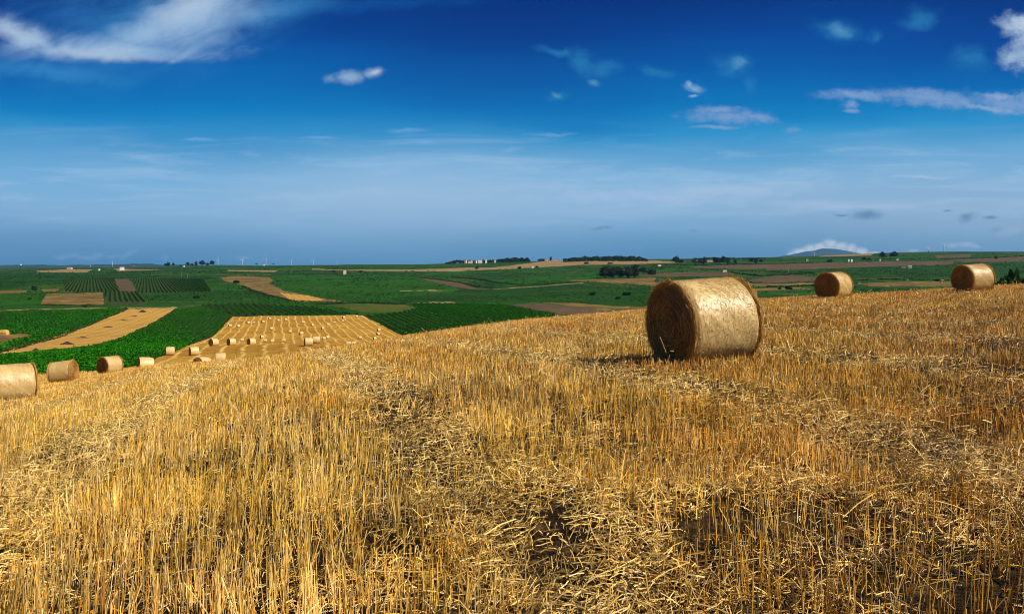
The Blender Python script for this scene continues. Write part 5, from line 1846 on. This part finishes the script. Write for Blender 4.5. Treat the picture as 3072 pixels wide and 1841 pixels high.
PP = pole_proto()
for i, (px, py, lb) in enumerate([
    (112, 824, 'leftmost utility pole, above the left straw field'),
    (468, 822, 'utility pole below the left skyline trees, first of five'),
    (489, 824, 'second of five utility poles below the left skyline trees'),
    (513, 828, 'third of five utility poles below the left skyline trees'),
    (545, 832, 'fourth of five utility poles below the left skyline trees'),
    (562, 836, 'nearest of five utility poles below the left skyline trees'),
    (1374, 826, 'utility pole in the green land below the white hamlet'),
    (2365, 821, 'utility pole in the green strip right of the largest bale'),
]):
    x, y, z = at(px, py, 300)
    o = PP if i == 0 else copy_thing(PP)
    o.location = (x, y, z)
    o.rotation_euler = (0, 0, random.uniform(-.3, .3))
    tag(o, lb, 'utility pole', 'utility poles in the fields')


# ------------------------------------------------------------------ dark heaps on the straw strip
def heap_proto(seed, flat):
    nA, nR = 28, 9
    V, Q = [], []
    for i in range(nR):
        f_ = i / (nR - 1)
        for k in range(nA):
            a = 2 * math.pi * k / nA
            r = (1 - f_) * (1 + .22 * math.sin(3 * a + seed) + .14 * math.sin(7 * a + 2 * seed))
            zz_ = flat * (f_ ** .7) * (1 + .18 * math.sin(5 * a + seed * 2)) + random.uniform(-.04, .05) * (0 < f_ < 1)
            V.append((r * math.cos(a), r * math.sin(a) * .8, zz_ - .04))
    for i in range(nR - 1):
        for k in range(nA):
            Q.append((i * nA + k, i * nA + (k + 1) % nA, (i + 1) * nA + (k + 1) % nA, (i + 1) * nA + k))
    mb = MB()
    mb.add(V, Q)
    return mb.build('heap', M['dung'])


HP = {}
for px, py, wpx, fl, lb in [
    (107, 1053, 24, .8, 'dark heap at the near end of the straw strip'),
    (201, 1033, 42, .45, 'widest dark heap on the straw strip'),
    (248, 1013, 36, .22, 'flat thin heap right above the widest dark heap'),
    (325, 981, 30, .25, 'flat heap in the middle of the straw strip'),
    (371, 961, 28, .18, 'flat streak shaped heap in the upper half of the straw strip'),
    (403, 948, 22, .18, 'faint flat heap below the topmost heap of the straw strip'),
    (429, 936, 21, .7, 'small dark heap topmost on the straw strip'),
]:
    x, y, z = at(px, py, 100, 900)
    o = heap_proto(px * .01, fl)
    r = wpx / 2 / F * y
    o.location = (x, y, z)
    o.scale = (r, r, r * .9)
    tag(o, lb, 'heap', 'dark heaps on the straw strip')
# pale straw stack at the left border
x, y, z = at(8, 1004, 150, 600)
mb = MB()
pr_ = [(-1.0, 0), (-1.1, 1.2), (-.8, 2.0), (-.2, 2.4), (.4, 2.3), (.9, 1.8), (1.1, 1.0), (1.0, 0)]
for j in range(6):
    pass
vs_ = []
for j, xx in enumerate((-3.6, -3.4, -1.5, 0, 1.5, 3.4, 3.6)):
    sc = .8 if j in (0, 6) else 1.0 + .05 * math.sin(j * 2)
    vs_ += [(xx * .55, q[0] * sc * .9, q[1] * sc * .8) for q in pr_]
fs_ = [(j * 8 + k, j * 8 + k + 1, (j + 1) * 8 + k + 1, (j + 1) * 8 + k) for j in range(6) for k in range(7)] + [tuple(range(8)), tuple(range(55, 47, -1))]
mb.add(vs_, fs_)
o = mb.build('straw_stack', plain('stack_straw', (0.55, 0.34, 0.10), .9, .1, .3, 2.0))
o.location = (x, y, z - .1)
tag(o, 'yellow straw stack at the left border above the dry patch', 'straw stack')

# ------------------------------------------------------------------ haze
mb = MB()
mb.box(-14000, 14000, -400, 26500, -60, 700)
hm = bpy.data.materials.new('haze_air')
hm.use_nodes = True
t = NT(hm.node_tree)
t.n.clear()
pv = t.n.new('ShaderNodeVolumePrincipled')
ou = t.n.new('ShaderNodeOutputMaterial')
t.l.new(pv.outputs[0], ou.inputs['Volume'])
pv.inputs['Color'].default_value = (0.22, 0.50, 0.95, 1)
pv.inputs['Density'].default_value = 1.7e-5
pv.inputs['Anisotropy'].default_value = 0.0
hz_ = mb.build('haze', hm)
tag(hz_, 'thin bluish haze over the far land', 'haze', kind='stuff')
